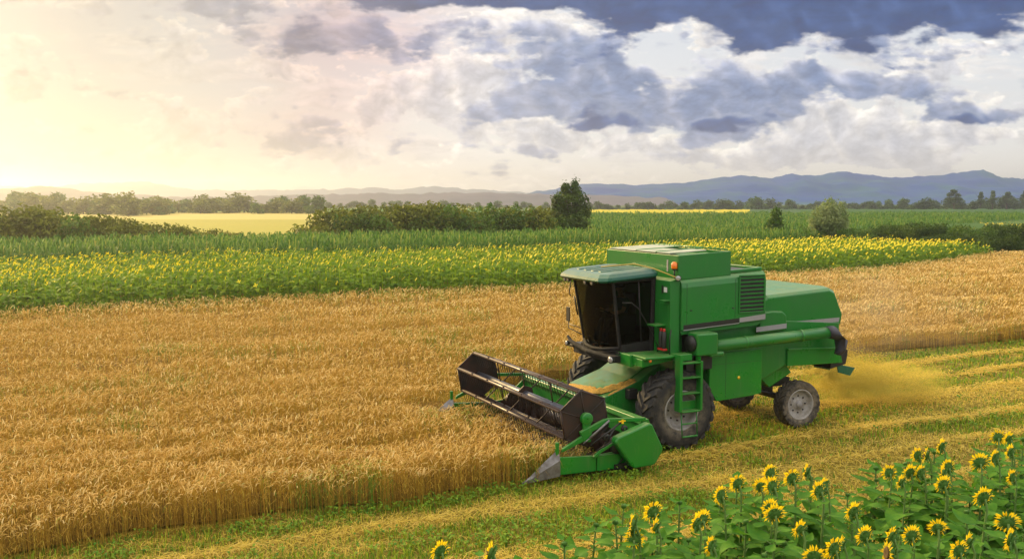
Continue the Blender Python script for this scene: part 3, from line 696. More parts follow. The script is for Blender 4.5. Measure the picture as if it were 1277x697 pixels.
#@@BEGIN_TREES
# ------------------------------------------------------------------ trees and bushes
def leaf_mat(name, a, b, c, tr=.3):
    return mat_attr(name, [(0, a), (.55, b), (1, c)], .6, tr)
M['lf_dark'] = leaf_mat('foliage_dark', (.035, .075, .010), (.065, .12, .014), (.12, .18, .022))
M['lf_mid'] = leaf_mat('foliage_mid', (.045, .11, .012), (.085, .17, .018), (.15, .23, .028))
M['lf_warm'] = leaf_mat('foliage_warm', (.085, .11, .012), (.14, .165, .016), (.22, .24, .022))
M['lf_pale'] = leaf_mat('foliage_pale', (.17, .24, .08), (.26, .33, .12), (.36, .42, .20), .45)
M['bark'] = mat('bark', (.10, .075, .05), .9, var=.4, vscale=9, bump=.8, bscale=20)
def crown_mesh(name, lobes, n, size, mt, seed, fill=.35, tips=0, flat=.8):
    """leaf clumps spread on and through uneven lobes (cx,cy,cz,rx,ry,rz)"""
    r = np.random.default_rng(seed); L = np.array(lobes, float); vol = (L[:, 3] * L[:, 5]) ** 1.0; pr = vol / vol.sum()
    k = r.choice(len(L), n, p=pr); d = r.normal(size=(n, 3)); d /= np.linalg.norm(d, axis=1)[:, None]
    rad = 1 - (r.random(n) ** 2.2) * fill * 1.6; rad *= 1 + .12 * np.sin(d[:, 0] * 7 + k) * np.sin(d[:, 1] * 6 + 2 * k) * np.sin(d[:, 2] * 5)
    # gaps: drop clumps where a 3-D wave is low
    c = L[k, :3] + d * L[k, 3:] * rad[:, None]
    g = np.sin(c[:, 0] * 4.1 + seed) + np.sin(c[:, 1] * 4.7 + 1) + np.sin(c[:, 2] * 5.3 + 2) + r.normal(0, .8, n)
    c = c[g > -1.25]; dd = d[g > -1.25]; c = c[c[:, 2] > 0.05] if True else c; dd = dd[:len(c)]; n = len(c)
    if tips: q = r.choice(n, tips); c[q] += (c[q] - L[:, :3].mean(0)) * r.uniform(.05, .22, (tips, 1))
    nrm = dd * .8 + r.normal(0, .55, (n, 3)) + [0, 0, .35]; nrm /= np.linalg.norm(nrm, axis=1)[:, None]
    a = np.cross(nrm, r.normal(size=(n, 3))); a /= np.linalg.norm(a, axis=1)[:, None]; b = np.cross(nrm, a)
    s = size * r.uniform(.5, 1.3, n)[:, None]; bend = nrm * s * .25
    V = np.stack([c - a * s, c - b * s * flat * .6 + bend, c + a * s, c + b * s * flat * .6 + bend], 1)
    t = np.clip(.5 + .35 * np.sin(c[:, 0] * 1.7 + seed) * np.sin(c[:, 2] * 2.1 + 1) + r.normal(0, .2, n), 0, 1)
    me_o = np_obj(name, V.reshape(-1, 3), np.arange(4 * n).reshape(-1, 4), mt, np.repeat(t, 4))
    return me_o
def trunk_mb(h, r, limbs, seed):
    rr_ = random.Random(seed); b = MB(); p = [(0, 0, -.1)]; x = y = 0
    for i in range(1, 6): x += rr_.uniform(-.05, .05) * h * .3; y += rr_.uniform(-.05, .05) * h * .3; p.append((x, y, h * i / 5))
    b.tube(p, [r * (1 - .15 * i) for i in range(6)], 8)
    for k in range(limbs):
        f = rr_.uniform(.35, .95); q = Vector(p[int(f * 5)]); a = rr_.uniform(0, 2 * pi); L = h * rr_.uniform(.3, .6)
        e = q + Vector((cos(a) * L * .7, sin(a) * L * .7, L * .75)); m_ = (q + e) / 2 + Vector((cos(a), sin(a), -.1)) * L * .08
        b.tube([q, m_, e], [r * .42, r * .28, r * .10], 6)
    return b
def plant(name, lobes, n, size, mt, th, tr, limbs, seed, **kw):
    o = empty(name, (0, 0, 0)); c = crown_mesh('crown', lobes, n, size, M[mt], seed, **kw); c.parent = o
    trunk_mb(th, tr, limbs, seed).build('trunk', M['bark'], o); return o
def bush_lobes(seed, w=1.9, h=2.6):
    r = random.Random(seed); out = []
    for k in range(9):
        a = r.uniform(0, 2 * pi); d = r.uniform(.1, .75) * w; hh = r.uniform(.45, 1.0) * h
        out.append((cos(a) * d, sin(a) * d, hh * .52, r.uniform(.5, .8) * w * .75, r.uniform(.5, .8) * w * .75, hh * .52))
    return out
bushes = {}
for key, mt in (('dark', 'lf_dark'), ('warm', 'lf_warm'), ('mid', 'lf_mid')):
    bushes[key] = [plant('bush', bush_lobes(100 + i * 7 + len(mt), 1.9, 2.6), 5200, .115, mt, 1.5, .09, 6, 60 + i) for i in range(3)]
used = set()
def put(proto, x, y, sc_, label, cat, group=None, rz=None, name=None):
    o = proto if proto.name not in used else copy_tree(proto)
    used.add(o.name); used.add(proto.name)
    o.location = (x, y, 0); o.scale = sc_ if isinstance(sc_, tuple) else (sc_,) * 3; o.rotation_euler = (0, 0, rnd.uniform(0, 6.28) if rz is None else rz)
    for kk in ('label', 'category', 'group'):
        if kk in o: del o[kk]
    tag(o, label, cat, group)
    if name: o.name = name
    return o
rnd = random.Random(5)
def at_depth(px, y): return (px - 638.5) / FPX * y      # x of an image column at distance y
def hgt(py, y): return HCAM + (YH - py) / FPX * y
def hedge_line(cols, key, base_y, label, group, special=()):
    """cols: (px, top py); base_y(px) -> distance"""
    for i, (px, py) in enumerate(cols):
        y = base_y(px) + rnd.uniform(-1.2, 1.2); h = hgt(py, y); k = rnd.choice(bushes[key if rnd.random() < .8 else 'mid'])
        lab = label; g = group
        for j, l2 in special:
            if j == i: lab, g = l2, None
        put(k, at_depth(px, y), y, (h / 2.75 * rnd.uniform(1.0, 1.25), h / 2.75 * rnd.uniform(.9, 1.1), h / 2.62), lab, 'bush', g)
# middle hedge, dense and brown-green
def colsf(a, b, step, f): return [(x, f(x) + rnd.uniform(-2.0, 1.6)) for x in np.arange(a, b, step)]
put(rnd.choice(bushes['warm']), at_depth(402, 82.5), 82.5, (1.85, 1.8, 1.66), 'big rounded bush closing the left end of the middle hedge', 'bush')
hedge_line(colsf(430, 700, 15, lambda x: np.interp(x, [420, 450, 520, 600, 700], [261, 257, 255, 256, 262])), 'warm', lambda x: np.interp(x, [420, 735], [84, 93]), 'leafy brown-green bush in the middle hedge behind the corn', 'bushes of the middle hedge')
hedge_line(colsf(445, 735, 34, lambda x: 268), 'dark', lambda x: np.interp(x, [420, 735], [82, 90.5]), 'low dark bush along the foot of the middle hedge', 'low bushes at the foot of the middle hedge')
# left hedge
hedge_line(colsf(-230, 300, 17, lambda x: np.interp(x, [-230, 40, 100, 160, 230, 300], [254, 259, 266, 277, 284, 291])), 'warm', lambda x: np.interp(x, [-230, 300], [66, 78]), 'sunlit olive bush in the left hedge behind the corn', 'bushes of the left hedge')
# right hedge
hedge_line(colsf(1075, 1480, 13, lambda x: np.interp(x, [1075, 1100, 1140, 1180, 1240, 1330], [288, 283, 279, 279, 281, 276])), 'dark', lambda x: np.interp(x, [1075, 1180, 1330], [95, 88, 84]), 'dark green bush in the right hedge behind the wheat', 'bushes of the right hedge')
hedge_line(colsf(1120, 1480, 19, lambda x: np.interp(x, [1120, 1180, 1330], [294, 294, 290])), 'dark', lambda x: np.interp(x, [1120, 1180, 1330], [90, 85, 81]), 'lower dark bush in front of the right hedge', 'lower bushes of the right hedge')
hedge_line(colsf(890, 1080, 17, lambda x: np.interp(x, [890, 940, 1080], [284, 281, 284])), 'mid', lambda x: 92, 'low hazy green bush behind the far sunflowers', 'low bushes behind the far sunflowers')
# lone tree beside the middle hedge
lob = [(0, 0, 1.7, .85, .9, 1.3), (-.55, 0, 3.2, 1.15, 1.1, 1.1), (.55, .1, 3.0, 1.15, 1.1, 1.2), (-.5, -.1, 4.4, 1.2, 1.1, .95), (.45, .1, 4.5, 1.1, 1.0, .9), (.05, 0, 5.2, .85, .80, .75), (-1.25, .1, 4.2, .5, .5, .6), (1.35, 0, 3.6, .45, .5, .7), (.9, 0, 2.5, .5, .5, .7), (.3, 0, 5.75, .35, .4, .5), (-.5, 0, 5.5, .4, .4, .5)]
lone = plant('tree', lob, 12000, .12, 'lf_dark', 3.6, .17, 12, 5, tips=500, fill=.45)
put(lone, at_depth(712, 91), 91, (1.08, 1.12, 1.085), 'dark bushy tree standing alone at the end of the middle hedge', 'tree', rz=0)
lobw = [(0, 0, 2.6, 1.5, 1.4, 1.5), (-.9, 0, 2.3, .8, .9, 1.4), (.9, .2, 2.5, .85, .9, 1.5), (.2, 0, 3.7, 1.0, 1.0, .8), (-.5, 0, 1.3, 1.0, .9, 1.0)]
wil = plant('willow_tree', lobw, 5200, .14, 'lf_pale', 2.4, .13, 10, 8, tips=500, fill=.5)
put(wil, at_depth(1033, 92), 92, 1.12, 'pale round willow behind the far sunflowers', 'tree', rz=0)
lobc = [(0, 0, .8, 1.3, 1.2, .9), (0, 0, 1.7, .9, .9, 1.0), (.1, 0, 2.7, .5, .5, .9), (-.5, 0, 1.2, .8, .8, .8), (.6, 0, 1.3, .7, .7, .8)]
con = plant('conical_bush', lobc, 4200, .14, 'lf_mid', 2.0, .09, 8, 9, tips=300, fill=.5)
put(con, at_depth(966, 92), 92, 1.16, 'green pointed bush left of the pale willow', 'bush', rz=0)
# far tree line
trees = []
for i in range(4):
    r = random.Random(300 + i); L_ = [(r.uniform(-1.2, 1.2), r.uniform(-1, 1), r.uniform(.9, 4.2), r.uniform(1.0, 1.9), r.uniform(.9, 1.5), r.uniform(.9, 1.5)) for k in range(7)] + [(r.uniform(-2.2, 2.2), 0, r.uniform(.5, 1.2), r.uniform(1.0, 1.6), 1.0, r.uniform(.7, 1.3)) for k in range(4)]
    trees.append(plant('tree', L_, 1500, .34, ('lf_dark', 'lf_mid', 'lf_dark', 'lf_warm')[i], 2.6, .16, 6, 70 + i, tips=120))
def far_line(a, b, step, ytop, dist, label, group, keys=(0, 1, 2, 3)):
    for px in np.arange(a, b, step):
        y = dist(px) + rnd.uniform(-18, 18); p_ = px + rnd.uniform(-step, step) * .4; h = max(1.5, hgt(ytop(px) + rnd.uniform(-1.8, 1.8), y))
        s_ = h / 5.4 * rnd.choice((.7, .85, 1.0, 1.0, 1.15, 1.3)); put(trees[rnd.choice(keys)], at_depth(p_, y), y, (s_ * rnd.uniform(1.3, 2.1), s_ * 1.5, s_), label, 'tree', group)
far_line(-200, 130, 9, lambda x: np.interp(x, [0, 60, 130], [246, 246, 250]), lambda x: 330, 'hazy tree in the far line below the low hills at left', 'far trees at left', (1, 3))
far_line(130, 205, 9, lambda x: np.interp(x, [130, 165, 205], [252, 244, 252]), lambda x: 300, 'tree of the rounded copse beyond the pale cut field', 'copse beyond the cut field', (1, 3))
far_line(205, 400, 9, lambda x: np.interp(x, [205, 380, 392, 400], [247.5, 245, 243, 250]), lambda x: 340, 'warm green tree in the far row behind the pale cut field', 'far row behind the cut field', (1, 3))
far_line(400, 700, 11, lambda x: 251.5, lambda x: 520, 'small far tree showing over the middle hedge', 'far trees over the middle hedge', (0, 1))
far_line(735, 1130, 9, lambda x: np.interp(x, [735, 860, 900, 1080, 1090, 1130], [251.5, 250, 248.5, 250, 248, 250.5]), lambda x: 470, 'dark green tree in the distant belt under the blue mountains', 'distant belt under the mountains', (0, 1, 2))
far_line(1130, 1460, 9, lambda x: np.interp(x, [1130, 1225, 1240, 1300], [250.5, 249, 246, 245]), lambda x: 420, 'dark tree in the distant belt at the right edge', 'distant belt at the right', (0, 2))
lobt = [(0, 0, 3.0, 1.2, 1.1, .8), (-.7, 0, 4.3, .6, .6, .5), (.8, 0, 4.4, .7, .7, .55), (.1, 0, 5.3, .65, .6, .6), (-.9, 0, 3.3, .6, .6, .5), (1.1, 0, 3.2, .6, .6, .5)]
tall = plant('tall_tree', lobt, 1800, .24, 'lf_dark', 4.2, .16, 9, 14, tips=150, fill=.6)
for px, py, lab in ((1188, 237, 'tall sparse tree with open crown above the far right belt'), (1221, 240, 'slim feathery tree left of the rightmost clump'), (1236, 238.5, 'narrow upright tree in the far right clump'), (1254, 240, 'broad tree in the far right clump'), (1276, 238, 'tree at the right end of the far clump')):
    y = 400.0; h = hgt(py, y); put(tall, at_depth(px, y), y, (h / 5.6 * (1.25 if 'broad' in lab or 'sparse' in lab else .9),) * 2 + (h / 5.75,), lab, 'tree')
#@@END_TREES
# ------------------------------------------------------------------ the combine harvester (x forward, y to its left, z up)
def build_combine():
    H = empty('combine_harvester', (MX, MY, 0), pi + YAW)
    tag(H, 'green combine harvester with black cab and wide front reel cutting wheat', 'combine harvester')
    # --- chassis
    b = MB(); b.box((-3.7, -.55, .82), (.9, -.43, 1.0)); b.box((-3.7, .43, .82), (.9, .55, 1.0)); b.box((-3.2, -.5, .88), (.4, .5, .94))
    b.box((.55, -.9, .95), (.75, .9, 1.15)); b.build('chassis', M['black'], H, .01)
    b = MB(); b.tube([(0, -1.25, .80), (0, 1.25, .80)], .15, 12); b.box((-.3, -.35, .62), (.3, .35, 1.05))
    b.build('front_axle', M['green'], H, .01)
    b = MB(); b.tube([(-3.46, -.9, .56), (-3.46, .9, .56)], .07, 10); b.box((-3.6, -.12, .56), (-3.3, .12, .95)); b.tube([(-3.15, -.5, .95), (-3.4, -.6, .6)], .04, 8)
    b.tube([(-2.3, .5, .92), (-3.35, .8, .62)], .035, 8)
    b.build('rear_axle', M['black'], H, .008)
    # --- wheels
    def wheel(x, y, r, w, rr, side, name, nlug, steer=0.0):
        W = empty(name, (x, y, r), steer); W.parent = H
        t = MB(); hw = w / 2; c = (0, 0, 0)
        prof = [(-hw * .80, rr), (-hw * .92, rr + .06 * r), (-hw * 1.0, rr + .40 * (r - rr)), (-hw * .97, rr + .72 * (r - rr)), (-hw * .82, r * .945), (-hw * .4, r * .955), (0, r * .958),
                (hw * .4, r * .955), (hw * .82, r * .945), (hw * .97, rr + .72 * (r - rr)), (hw, rr + .40 * (r - rr)), (hw * .92, rr + .06 * r), (hw * .80, rr)]
        t.lathe(prof, c, 56)
        for k in range(nlug):                       # chevron lugs
            for sg in (-1, 1):
                a0 = 2 * pi * (k + (0 if sg > 0 else .5)) / nlug; da = 2 * pi / nlug
                rings = []
                for f in (0, .33, .66, 1.0):
                    yy = sg * hw * (.03 + 1.0 * f); a = a0 + da * 1.05 * f
                    rb = r * (.95 if f < .9 else .87); rt = r * (1.0 if f < .9 else .955); ha = .030 / r * (1 + .5 * f)
                    rings.append([(rb * cos(a - ha * 1.5), yy, rb * sin(a - ha * 1.5)), (rt * cos(a - ha), yy, rt * sin(a - ha)),
                                  (rt * cos(a + ha), yy, rt * sin(a + ha)), (rb * cos(a + ha * 1.5), yy, rb * sin(a + ha * 1.5))])
                t.loft(rings)
        t.build('tyre', M['rubber'], W)
        d = MB(); sg = side
        d.lathe([(sg * hw * .82, rr * 1.02), (sg * hw * .86, rr * 1.0), (sg * hw * .84, rr * .93), (sg * hw * .45, rr * .88), (sg * hw * .30, rr * .80), (sg * hw * .22, rr * .45),
                 (sg * hw * .26, rr * .36), (sg * hw * .40, rr * .30), (sg * hw * .42, rr * .02)], c, 40)
        d.lathe([(-sg * hw * .82, rr * 1.02), (-sg * hw * .5, rr * .9), (0, rr * .85), (0, .02)], c, 32)
        d.build('rim', M['rim'], W)
        hb = MB(); hb.lathe([(sg * hw * .40, rr * .22), (sg * hw * .62, rr * .20), (sg * hw * .64, .01)], c, 20)
        hb.build('hub', M['stripe_g'], W)
        for k in range(8):
            a = 2 * pi * k / 8; hb = MB(); hb.lathe([(sg * hw * .24, .018), (sg * hw * .34, .018), (sg * hw * .345, .001)], (rr * .55 * cos(a), 0, rr * .55 * sin(a)), 6, smooth=False); hb.build('wheel_bolt', M['black'], W)
    for sg in (1, -1):
        wheel(0.0, sg * 1.42, .80, .56, .40, sg, 'front_wheel', 22)
        wheel(-3.46, sg * 1.06, .515, .34, .335, sg, 'rear_wheel', 20, R(-4))
    # --- body
    b = MB()
    b.prism([(-.10, 2.40), (-.10, .98), (-2.42, 1.16), (-3.03, 1.42), (-4.42, 1.36), (-4.52, 1.95), (-4.52, 2.26), (-2.3, 2.44)], -1.18, 1.18)
    b.build('threshing_body', M['green'], H, .02)
    b = MB()                                           # tank body: flat side, roof edge rolled over
    prof = [(1.18, 0.0), (1.455, 0.0), (1.455, .83), (1.43, .93), (1.36, .99), (1.28, 1.005)]
    rings = []
    for u, z0, z1 in ((-.10, 2.37, 3.39), (-2.21, 2.475, 3.495)):
        ring = [(u, yy, z0 + zz * (z1 - z0)) for yy, zz in prof] + [(u, -yy, z0 + zz * (z1 - z0)) for yy, zz in prof[::-1]]
        rings.append(ring)
    b.loft(rings, True); b.build('grain_tank', M['green'], H, .012)
    for sg in (1, -1): b = MB(); b.prism([(-.14, 2.27), (-2.05, 2.36), (-2.24, 2.475), (-.10, 2.37)], sg * 1.10, sg * 1.40); b.build('underbody', M['green'], H, .01)
    b = MB(); b.prism([(-.09, 1.88), (.14, 1.88), (.14, 3.36), (-.09, 3.40)], -1.40, 1.40)
    b.box((.14, 1.05, 1.95), (.152, 1.36, 2.9)); b.build('front_bulkhead', M['green'], H, .02)
    # tank extension with open rim, lids on top
    b = MB(); x0, x1, z0, y0, th = -.06, -1.35, 3.38, 1.38, .03
    def top(x): return 3.86 + (x0 - x) * .046
    for sg in (-1, 1): b.prism([(x0, z0), (x1, z0 + .05), (x1, top(x1)), (x0, top(x0))], sg * (y0 - th), sg * y0)
    b.box((x0 - th, -y0 + th, z0), (x0, y0 - th, top(x0))); b.box((x1, -y0 + th, z0), (x1 + th, y0 - th, top(x1)))
    b.build('tank_extension', M['green'], H, .006)
    b = MB(); b.box((x1 + .04, -1.33, 3.40), (x0 - .04, 1.33, 3.46)); b.build('tank_floor', M['black'], H)
    for i, (ya, yb, xa, xb, zz, mm) in enumerate([(-1.32, -.25, -.10, -1.28, .012, 'cream'), (-.22, .50, -.10, -.78, .012, 'cream'), (-.22, .50, -.84, -1.28, -.10, 'green'), (.54, 1.02, -.10, -1.0, .012, 'cream'), (1.05, 1.32, -.12, -.9, -.03, 'green2')]):
        p = MB(); p.prism([(xa, top(xa) + zz), (xb, top(xb) + zz), (xb, top(xb) + zz + .02), (xa, top(xa) + zz + .02)], ya, yb)
        p.build('tank_lid', M[mm], H, .004)
    b = MB(); b.tube([(-.1, -.23, 3.895), (-1.3, -.23, 3.95)], .014, 6); b.tube([(-.1, .52, 3.895), (-1.3, .52, 3.95)], .014, 6); b.tube([(-1.32, -1.3, 3.95), (-1.32, 1.3, 3.95)], .016, 6)
    for k in range(7): b.tube([(-1.20, -1.2 + k * .2, 3.93), (-1.20, -1.2 + k * .2, 4.0)], .008, 5)
    b.build('lid_rail', M['green2'], H)
    # engine deck: recess with machinery and a rim behind the extension
    b = MB(); b.box((-2.16, -1.25, 3.475), (-1.42, 1.22, 3.512)); b.build('engine_deck', M['black'], H)
    b = MB(); b.prism([(-1.36, 3.46), (-2.21, 3.50), (-2.21, 3.565), (-1.36, 3.525)], 1.25, 1.32); b.prism([(-1.36, 3.46), (-2.21, 3.50), (-2.21, 3.565), (-1.36, 3.525)], -1.32, -1.25)
    b.box((-2.21, -1.25, 3.49), (-2.16, 1.25, 3.565)); b.build('deck_rim', M['green'], H, .012)
    b = MB(); b.box((-2.0, -.7, 3.50), (-1.5, .2, 3.60)); b.tube([(-1.6, .7, 3.5), (-1.6, .7, 3.66)], .09, 12); b.tube([(-1.9, .5, 3.5), (-1.9, .5, 3.62)], .05, 10); b.build('engine_housing', M['black'], H, .02)
    b = MB()
    for u, z0_, z1_ in ((-1.42, 2.56, 3.36), (-.22, 2.50, 3.30)): b.box((u, 1.455, z0_), (u - .006, 1.457, z1_))
    b.box((-2.14, 1.45, 1.62), (-.9, 1.452, 1.626)); b.box((-1.22, 1.45, .92), (-1.214, 1.452, 1.84)); b.build('panel_seam', M['stripe_b'], H)
    for u, z in ((-1.34, 2.75), (-.30, 2.75)):
        b = MB(); b.box((u, 1.455, z), (u - .05, 1.468, z + .025)); b.build('latch', M['black'], H, .004)
    b = MB()
    for k in range(6):
        for z, y_ in ((.97, 1.45), (1.82, 1.45)): b.lathe([(0, .012), (.006, .011), (.007, .001)], (-1.0 - k * .22, y_, z), 8)
    b.build('panel_bolts', M['green'], H)
    # louvre panel
    L = MB(); y = 1.457
    L.box((-1.50, y, 2.66), (-2.17, y + .004, 3.40)); L.build('louvre_opening', M['black'], H)
    L = MB(); xs0, xs1 = -1.53, -2.14
    L.box((-1.50, y, 2.64), (xs0, y + .022, 3.43)); L.box((xs1, y, 2.64), (-2.17, y + .022, 3.43)); L.box((xs0, y, 3.40), (xs1, y + .022, 3.43)); L.box((xs0, y, 2.64), (xs1, y + .022, 2.67))
    Lf = L.build('louvre_panel', M['green'], H, .004)
    L = MB()
    for k in range(9):
        z = 2.70 + k * .081; L.prism([(xs0, z), (xs1, z + .006), (xs1, z + .03), (xs0, z + .024)], y + .004, y + .026)
    L.build('louvre', M['green2'], Lf)
    # stripes
    b = MB(); b.prism([(-.15, 2.385), (-1.53, 2.455), (-1.53, 2.545), (-.15, 2.475)], 1.455, 1.4585); b.build('black_stripe', M['stripe_b'], H)
    b = MB(); b.prism([(-1.54, 2.456), (-2.205, 2.49), (-2.205, 2.60), (-1.54, 2.548)], 1.455, 1.4585)
    b.prism([(-.15, 2.365), (-1.53, 2.435), (-1.53, 2.45), (-.15, 2.38)], 1.455, 1.4585); b.build('grey_stripe', M['stripe_g'], H)
    # mid block, straw hood
    b = MB(); b.prism([(-2.215, 2.16), (-2.215, 2.60), (-2.55, 2.62), (-2.82, 2.60), (-2.93, 2.52), (-2.96, 2.20)], -1.28, 1.28); b.build('mid_cover', M['green'], H, .03)
    b = MB(); b.prism([(-2.12, 2.20), (-2.93, 2.235), (-2.93, 2.34), (-2.12, 2.30)], 1.28, 1.284); b.build('grey_stripe', M['stripe_g'], H)
    b = MB(); rings = []
    for yy, dz, du in ((-1.17, -.07, .0), (-1.10, -.015, .03), (-.9, .012, .05), (.9, .012, .05), (1.10, -.015, .03), (1.17, -.07, .0)):
        rings.append([(-2.30, yy, 2.15), (-2.30, yy, 2.80 + dz), (-2.52, yy, 2.955 + dz), (-4.22 - du, yy, 3.045 + dz), (-4.36 - du, yy, 2.98 + dz), (-4.60, yy, 2.44), (-4.56, yy, 2.22)])
    b.loft(rings, True); b.build('straw_hood', M['green'], H, .018)
    b = MB(); b.prism([(-2.965, 2.255), (-4.50, 2.275), (-4.52, 2.37), (-2.965, 2.345)], 1.17, 1.176); b.build('grey_stripe', M['stripe_g'], H)
    # engine-side panel under the auger
    b = MB(); b.prism([(-.83, 1.84), (-2.15, 1.875), (-2.15, .935), (-1.9, .90), (-1.0, .86), (-.80, 1.15)], 1.19, 1.45); b.build('side_panel', M['green2'], H, .012)
    b = MB(); b.lathe([(0, .032), (.012, .03), (.014, .001)], (-1.55, 1.45, 1.31), 16); b.build('reflector', M['yellowr'], H)
    b = MB(); b.box((-.55, 1.19, 1.55), (-.86, 1.47, 1.84)); b.box((-.3, 1.19, 1.5), (-.5, 1.35, 2.3)); b.build('auger_bracket', M['black'], H, .01)
    b = MB()
    for zz in (1.1, 1.3, 1.5): b.lathe([(0, .16), (.04, .16), (.04, .02)], (-.45, 1.2, zz), 20)
    b.box((-.2, 1.18, 1.0), (-.75, 1.22, 1.6)); b.build('drive_pulley', M['black'], H)
    # rear lower shield, chopper and spreader plate
    b = MB(); b.prism([(-3.03, 1.76), (-4.50, 1.69), (-4.60, 1.36), (-3.03, 1.40)], 1.185, 1.225); b.prism([(-3.03, 1.74), (-4.50, 1.67), (-4.50, 1.71), (-3.03, 1.78)], 1.185, 1.25)
    b.build('rear_shield', M['green2'], H, .008)
    b = MB(); b.prism([(-4.4, 1.75), (-4.85, 1.62), (-4.80, 1.30), (-4.35, 1.22)], -1.0, 1.12)
    for k in range(9): b.prism([(-4.8, 1.6), (-4.98, 1.5), (-4.93, 1.28), (-4.76, 1.3)], -.95 + k * .24, -.93 + k * .24)
    b.build('straw_chopper', M['black'], H, .01)
    b = MB(); b.prism([(-4.52, 1.30), (-5.08, 1.16), (-5.10, 1.19), (-4.52, 1.33)], .35, 1.1); b.prism([(-4.55, 1.32), (-5.08, 1.18), (-4.95, 1.02), (-4.60, 1.12)], 1.08, 1.11)
    b.prism([(-4.55, 1.32), (-5.08, 1.18), (-5.06, 1.02), (-4.60, 1.12)], .34, .37); b.build('spreader_plate', M['teal'], H, .004)
    b = MB(); b.prism([(-2.3, 1.3), (-3.1, 1.5), (-3.35, 1.2), (-2.75, .92)], -1.0, 1.0); b.build('sieve_box', M['green2'], H, .015)
    # --- unloading auger folded back along the side
    A = MB(); A.tube([(-.70, 1.60, 2.03), (-3.88, 1.52, 2.12)], .122, 24, smooth=True); A = A.build('unloading_auger', M['green'], H)
    b = MB(); b.box((-.27, 1.42, 1.88), (-.78, 1.76, 2.33)); b.box((-.60, 1.40, 1.84), (-.95, 1.75, 1.94)); b.build('auger_elbow', M['green'], A, .035)
    b = MB(); b.tube([(-.27, 1.58, 2.12), (-.20, 1.58, 2.12)], .16, 20); b.build('elbow_cap', M['black'], A)
    b = MB()
    b.lathe([(0, .135), (.05, .135)], (-1.6, 1.575, 2.055), 20, axis='x'); b.lathe([(0, .135), (.05, .135)], (-3.1, 1.54, 2.10), 20, axis='x'); b.build('auger_band', M['green2'], A)
    b = MB(); rings = []
    for (u, z, r1, r2) in ((-3.84, 2.12, .13, .14), (-4.05, 2.10, .16, .17), (-4.24, 1.96, .15, .17), (-4.24, 1.72, .11, .13), (-4.15, 1.62, .07, .08)):
        rings.append([(u + r1 * .9 * cos(2 * pi * k / 16) * (0.35 if z > 2.05 else .9), 1.52 + r2 * sin(2 * pi * k / 16), z + r1 * cos(2 * pi * k / 16) * (1 if z > 2.05 else .35)) for k in range(16)])
    b.loft(rings, True, True); b.build('auger_spout', M['spout'], A)
    # --- platform, steps, rails
    b = MB(); b.box((-.05, .86, 1.86), (.84, 1.62, 1.91)); b.box((.80, .60, 1.66), (.90, 1.15, 1.905)); b.box((-.2, 1.44, 1.80), (.15, 1.70, 1.935)); b.prism([(.84, 1.70), (.84, 1.86), (.1, 1.86), (.1, 1.80), (.55, 1.74)], 1.1, 1.5)
    b.build('platform', M['green2'], H, .015)
    P = MB(); P.box((.12, 1.66, .82), (.19, 1.84, 1.95)); P.box((-.36, 1.66, .82), (-.31, 1.84, 1.80)); P.box((-.31, 1.665, .82), (.12, 1.68, 1.0))
    P.box((-.31, 1.66, .80), (.12, 1.84, .83)); Lad = P.build('ladder', M['green2'], H, .008)
    P = MB()
    for z in (1.16, 1.47, 1.76): P.box((-.31, 1.67, z), (.12, 1.83, z + .025)); P.box((-.31, 1.67, z + .025), (-.305, 1.83, z + .12))
    P.build('step', M['green2'], Lad, .004)
    P = MB(); P.tube([(.09, 1.75, .82), (.06, 1.76, .30)], .011, 6); P.tube([(-.28, 1.75, .82), (-.30, 1.76, .30)], .011, 6); P.tube([(.06, 1.76, .30), (-.30, 1.76, .30)], .02, 6); P.tube([(.08, 1.76, .56), (-.29, 1.76, .56)], .016, 6)
    P.build('hanging_step', M['green2'], Lad)
    P = MB(); P.tube([(.98, .98, 2.93), (.78, 1.0, 2.92), (.62, 1.0, 2.80), (.30, 1.0, 2.32), (.18, 1.02, 2.05), (.17, 1.03, 1.90)], .013, 8); P.tube([(.17, 1.45, 1.9), (.17, 1.45, 2.25), (.12, 1.42, 2.4)], .012, 6)
    P.tube([(-.3, 1.72, 1.82), (-.45, 1.68, 1.95), (-.42, 1.6, 1.6)], .013, 6); P.build('handrail', M['black'], H)
    b = MB(); b.lathe([(0, .035), (.02, .045), (.30, .045), (.34, .02)], (.24, 1.24, 2.02), 14, axis='z'); b.lathe([(0, .035), (.02, .045), (.30, .045), (.34, .02)], (.24, 1.35, 2.02), 14, axis='z')
    b.build('gas_strut_canister', M['black'], H)
    b = MB(); b.box((.19, 1.19, 1.98), (.29, 1.40, 2.02)); b.lathe([(0, .028), (.05, .03), (.06, .01)], (.24, 1.24, 2.36), 10, axis='z'); b.lathe([(0, .028), (.05, .03), (.06, .01)], (.24, 1.35, 2.36), 10, axis='z'); b.build('canister_cap', M['red'], H, .006)
    b = MB(); b.box((.14, 1.0, 2.46), (.42, 1.28, 2.485)); b.box((.14, 1.25, 2.97), (.30, 1.45 - .05, 2.985)); b.build('step_bracket', M['green2'], H, .004)
    b = MB(); b.box((.153, 1.20, 3.13), (.157, 1.31, 3.23)); b.build('warning_label', M['white'], H)
    b = MB(); b.box((.153, 1.12, 3.10), (.156, 1.17, 3.26)); b.build('decal', M['stripe_b'], H)
    # white-grey strip decal on the tank front, yellow pipe, beacon, work lamp
    b = MB(); b.box((-.058, .98, 3.52), (-.054, 1.03, 3.76)); b.build('sight_strip', M['stripe_g'], H)
    b = MB(); b.tube([(1.05, .25, 3.60), (.45, .55, 3.66), (.20, .90, 3.58), (.0, 1.40, 3.43)], .013, 6); b.build('yellow_pipe', M['yellowh'], H)
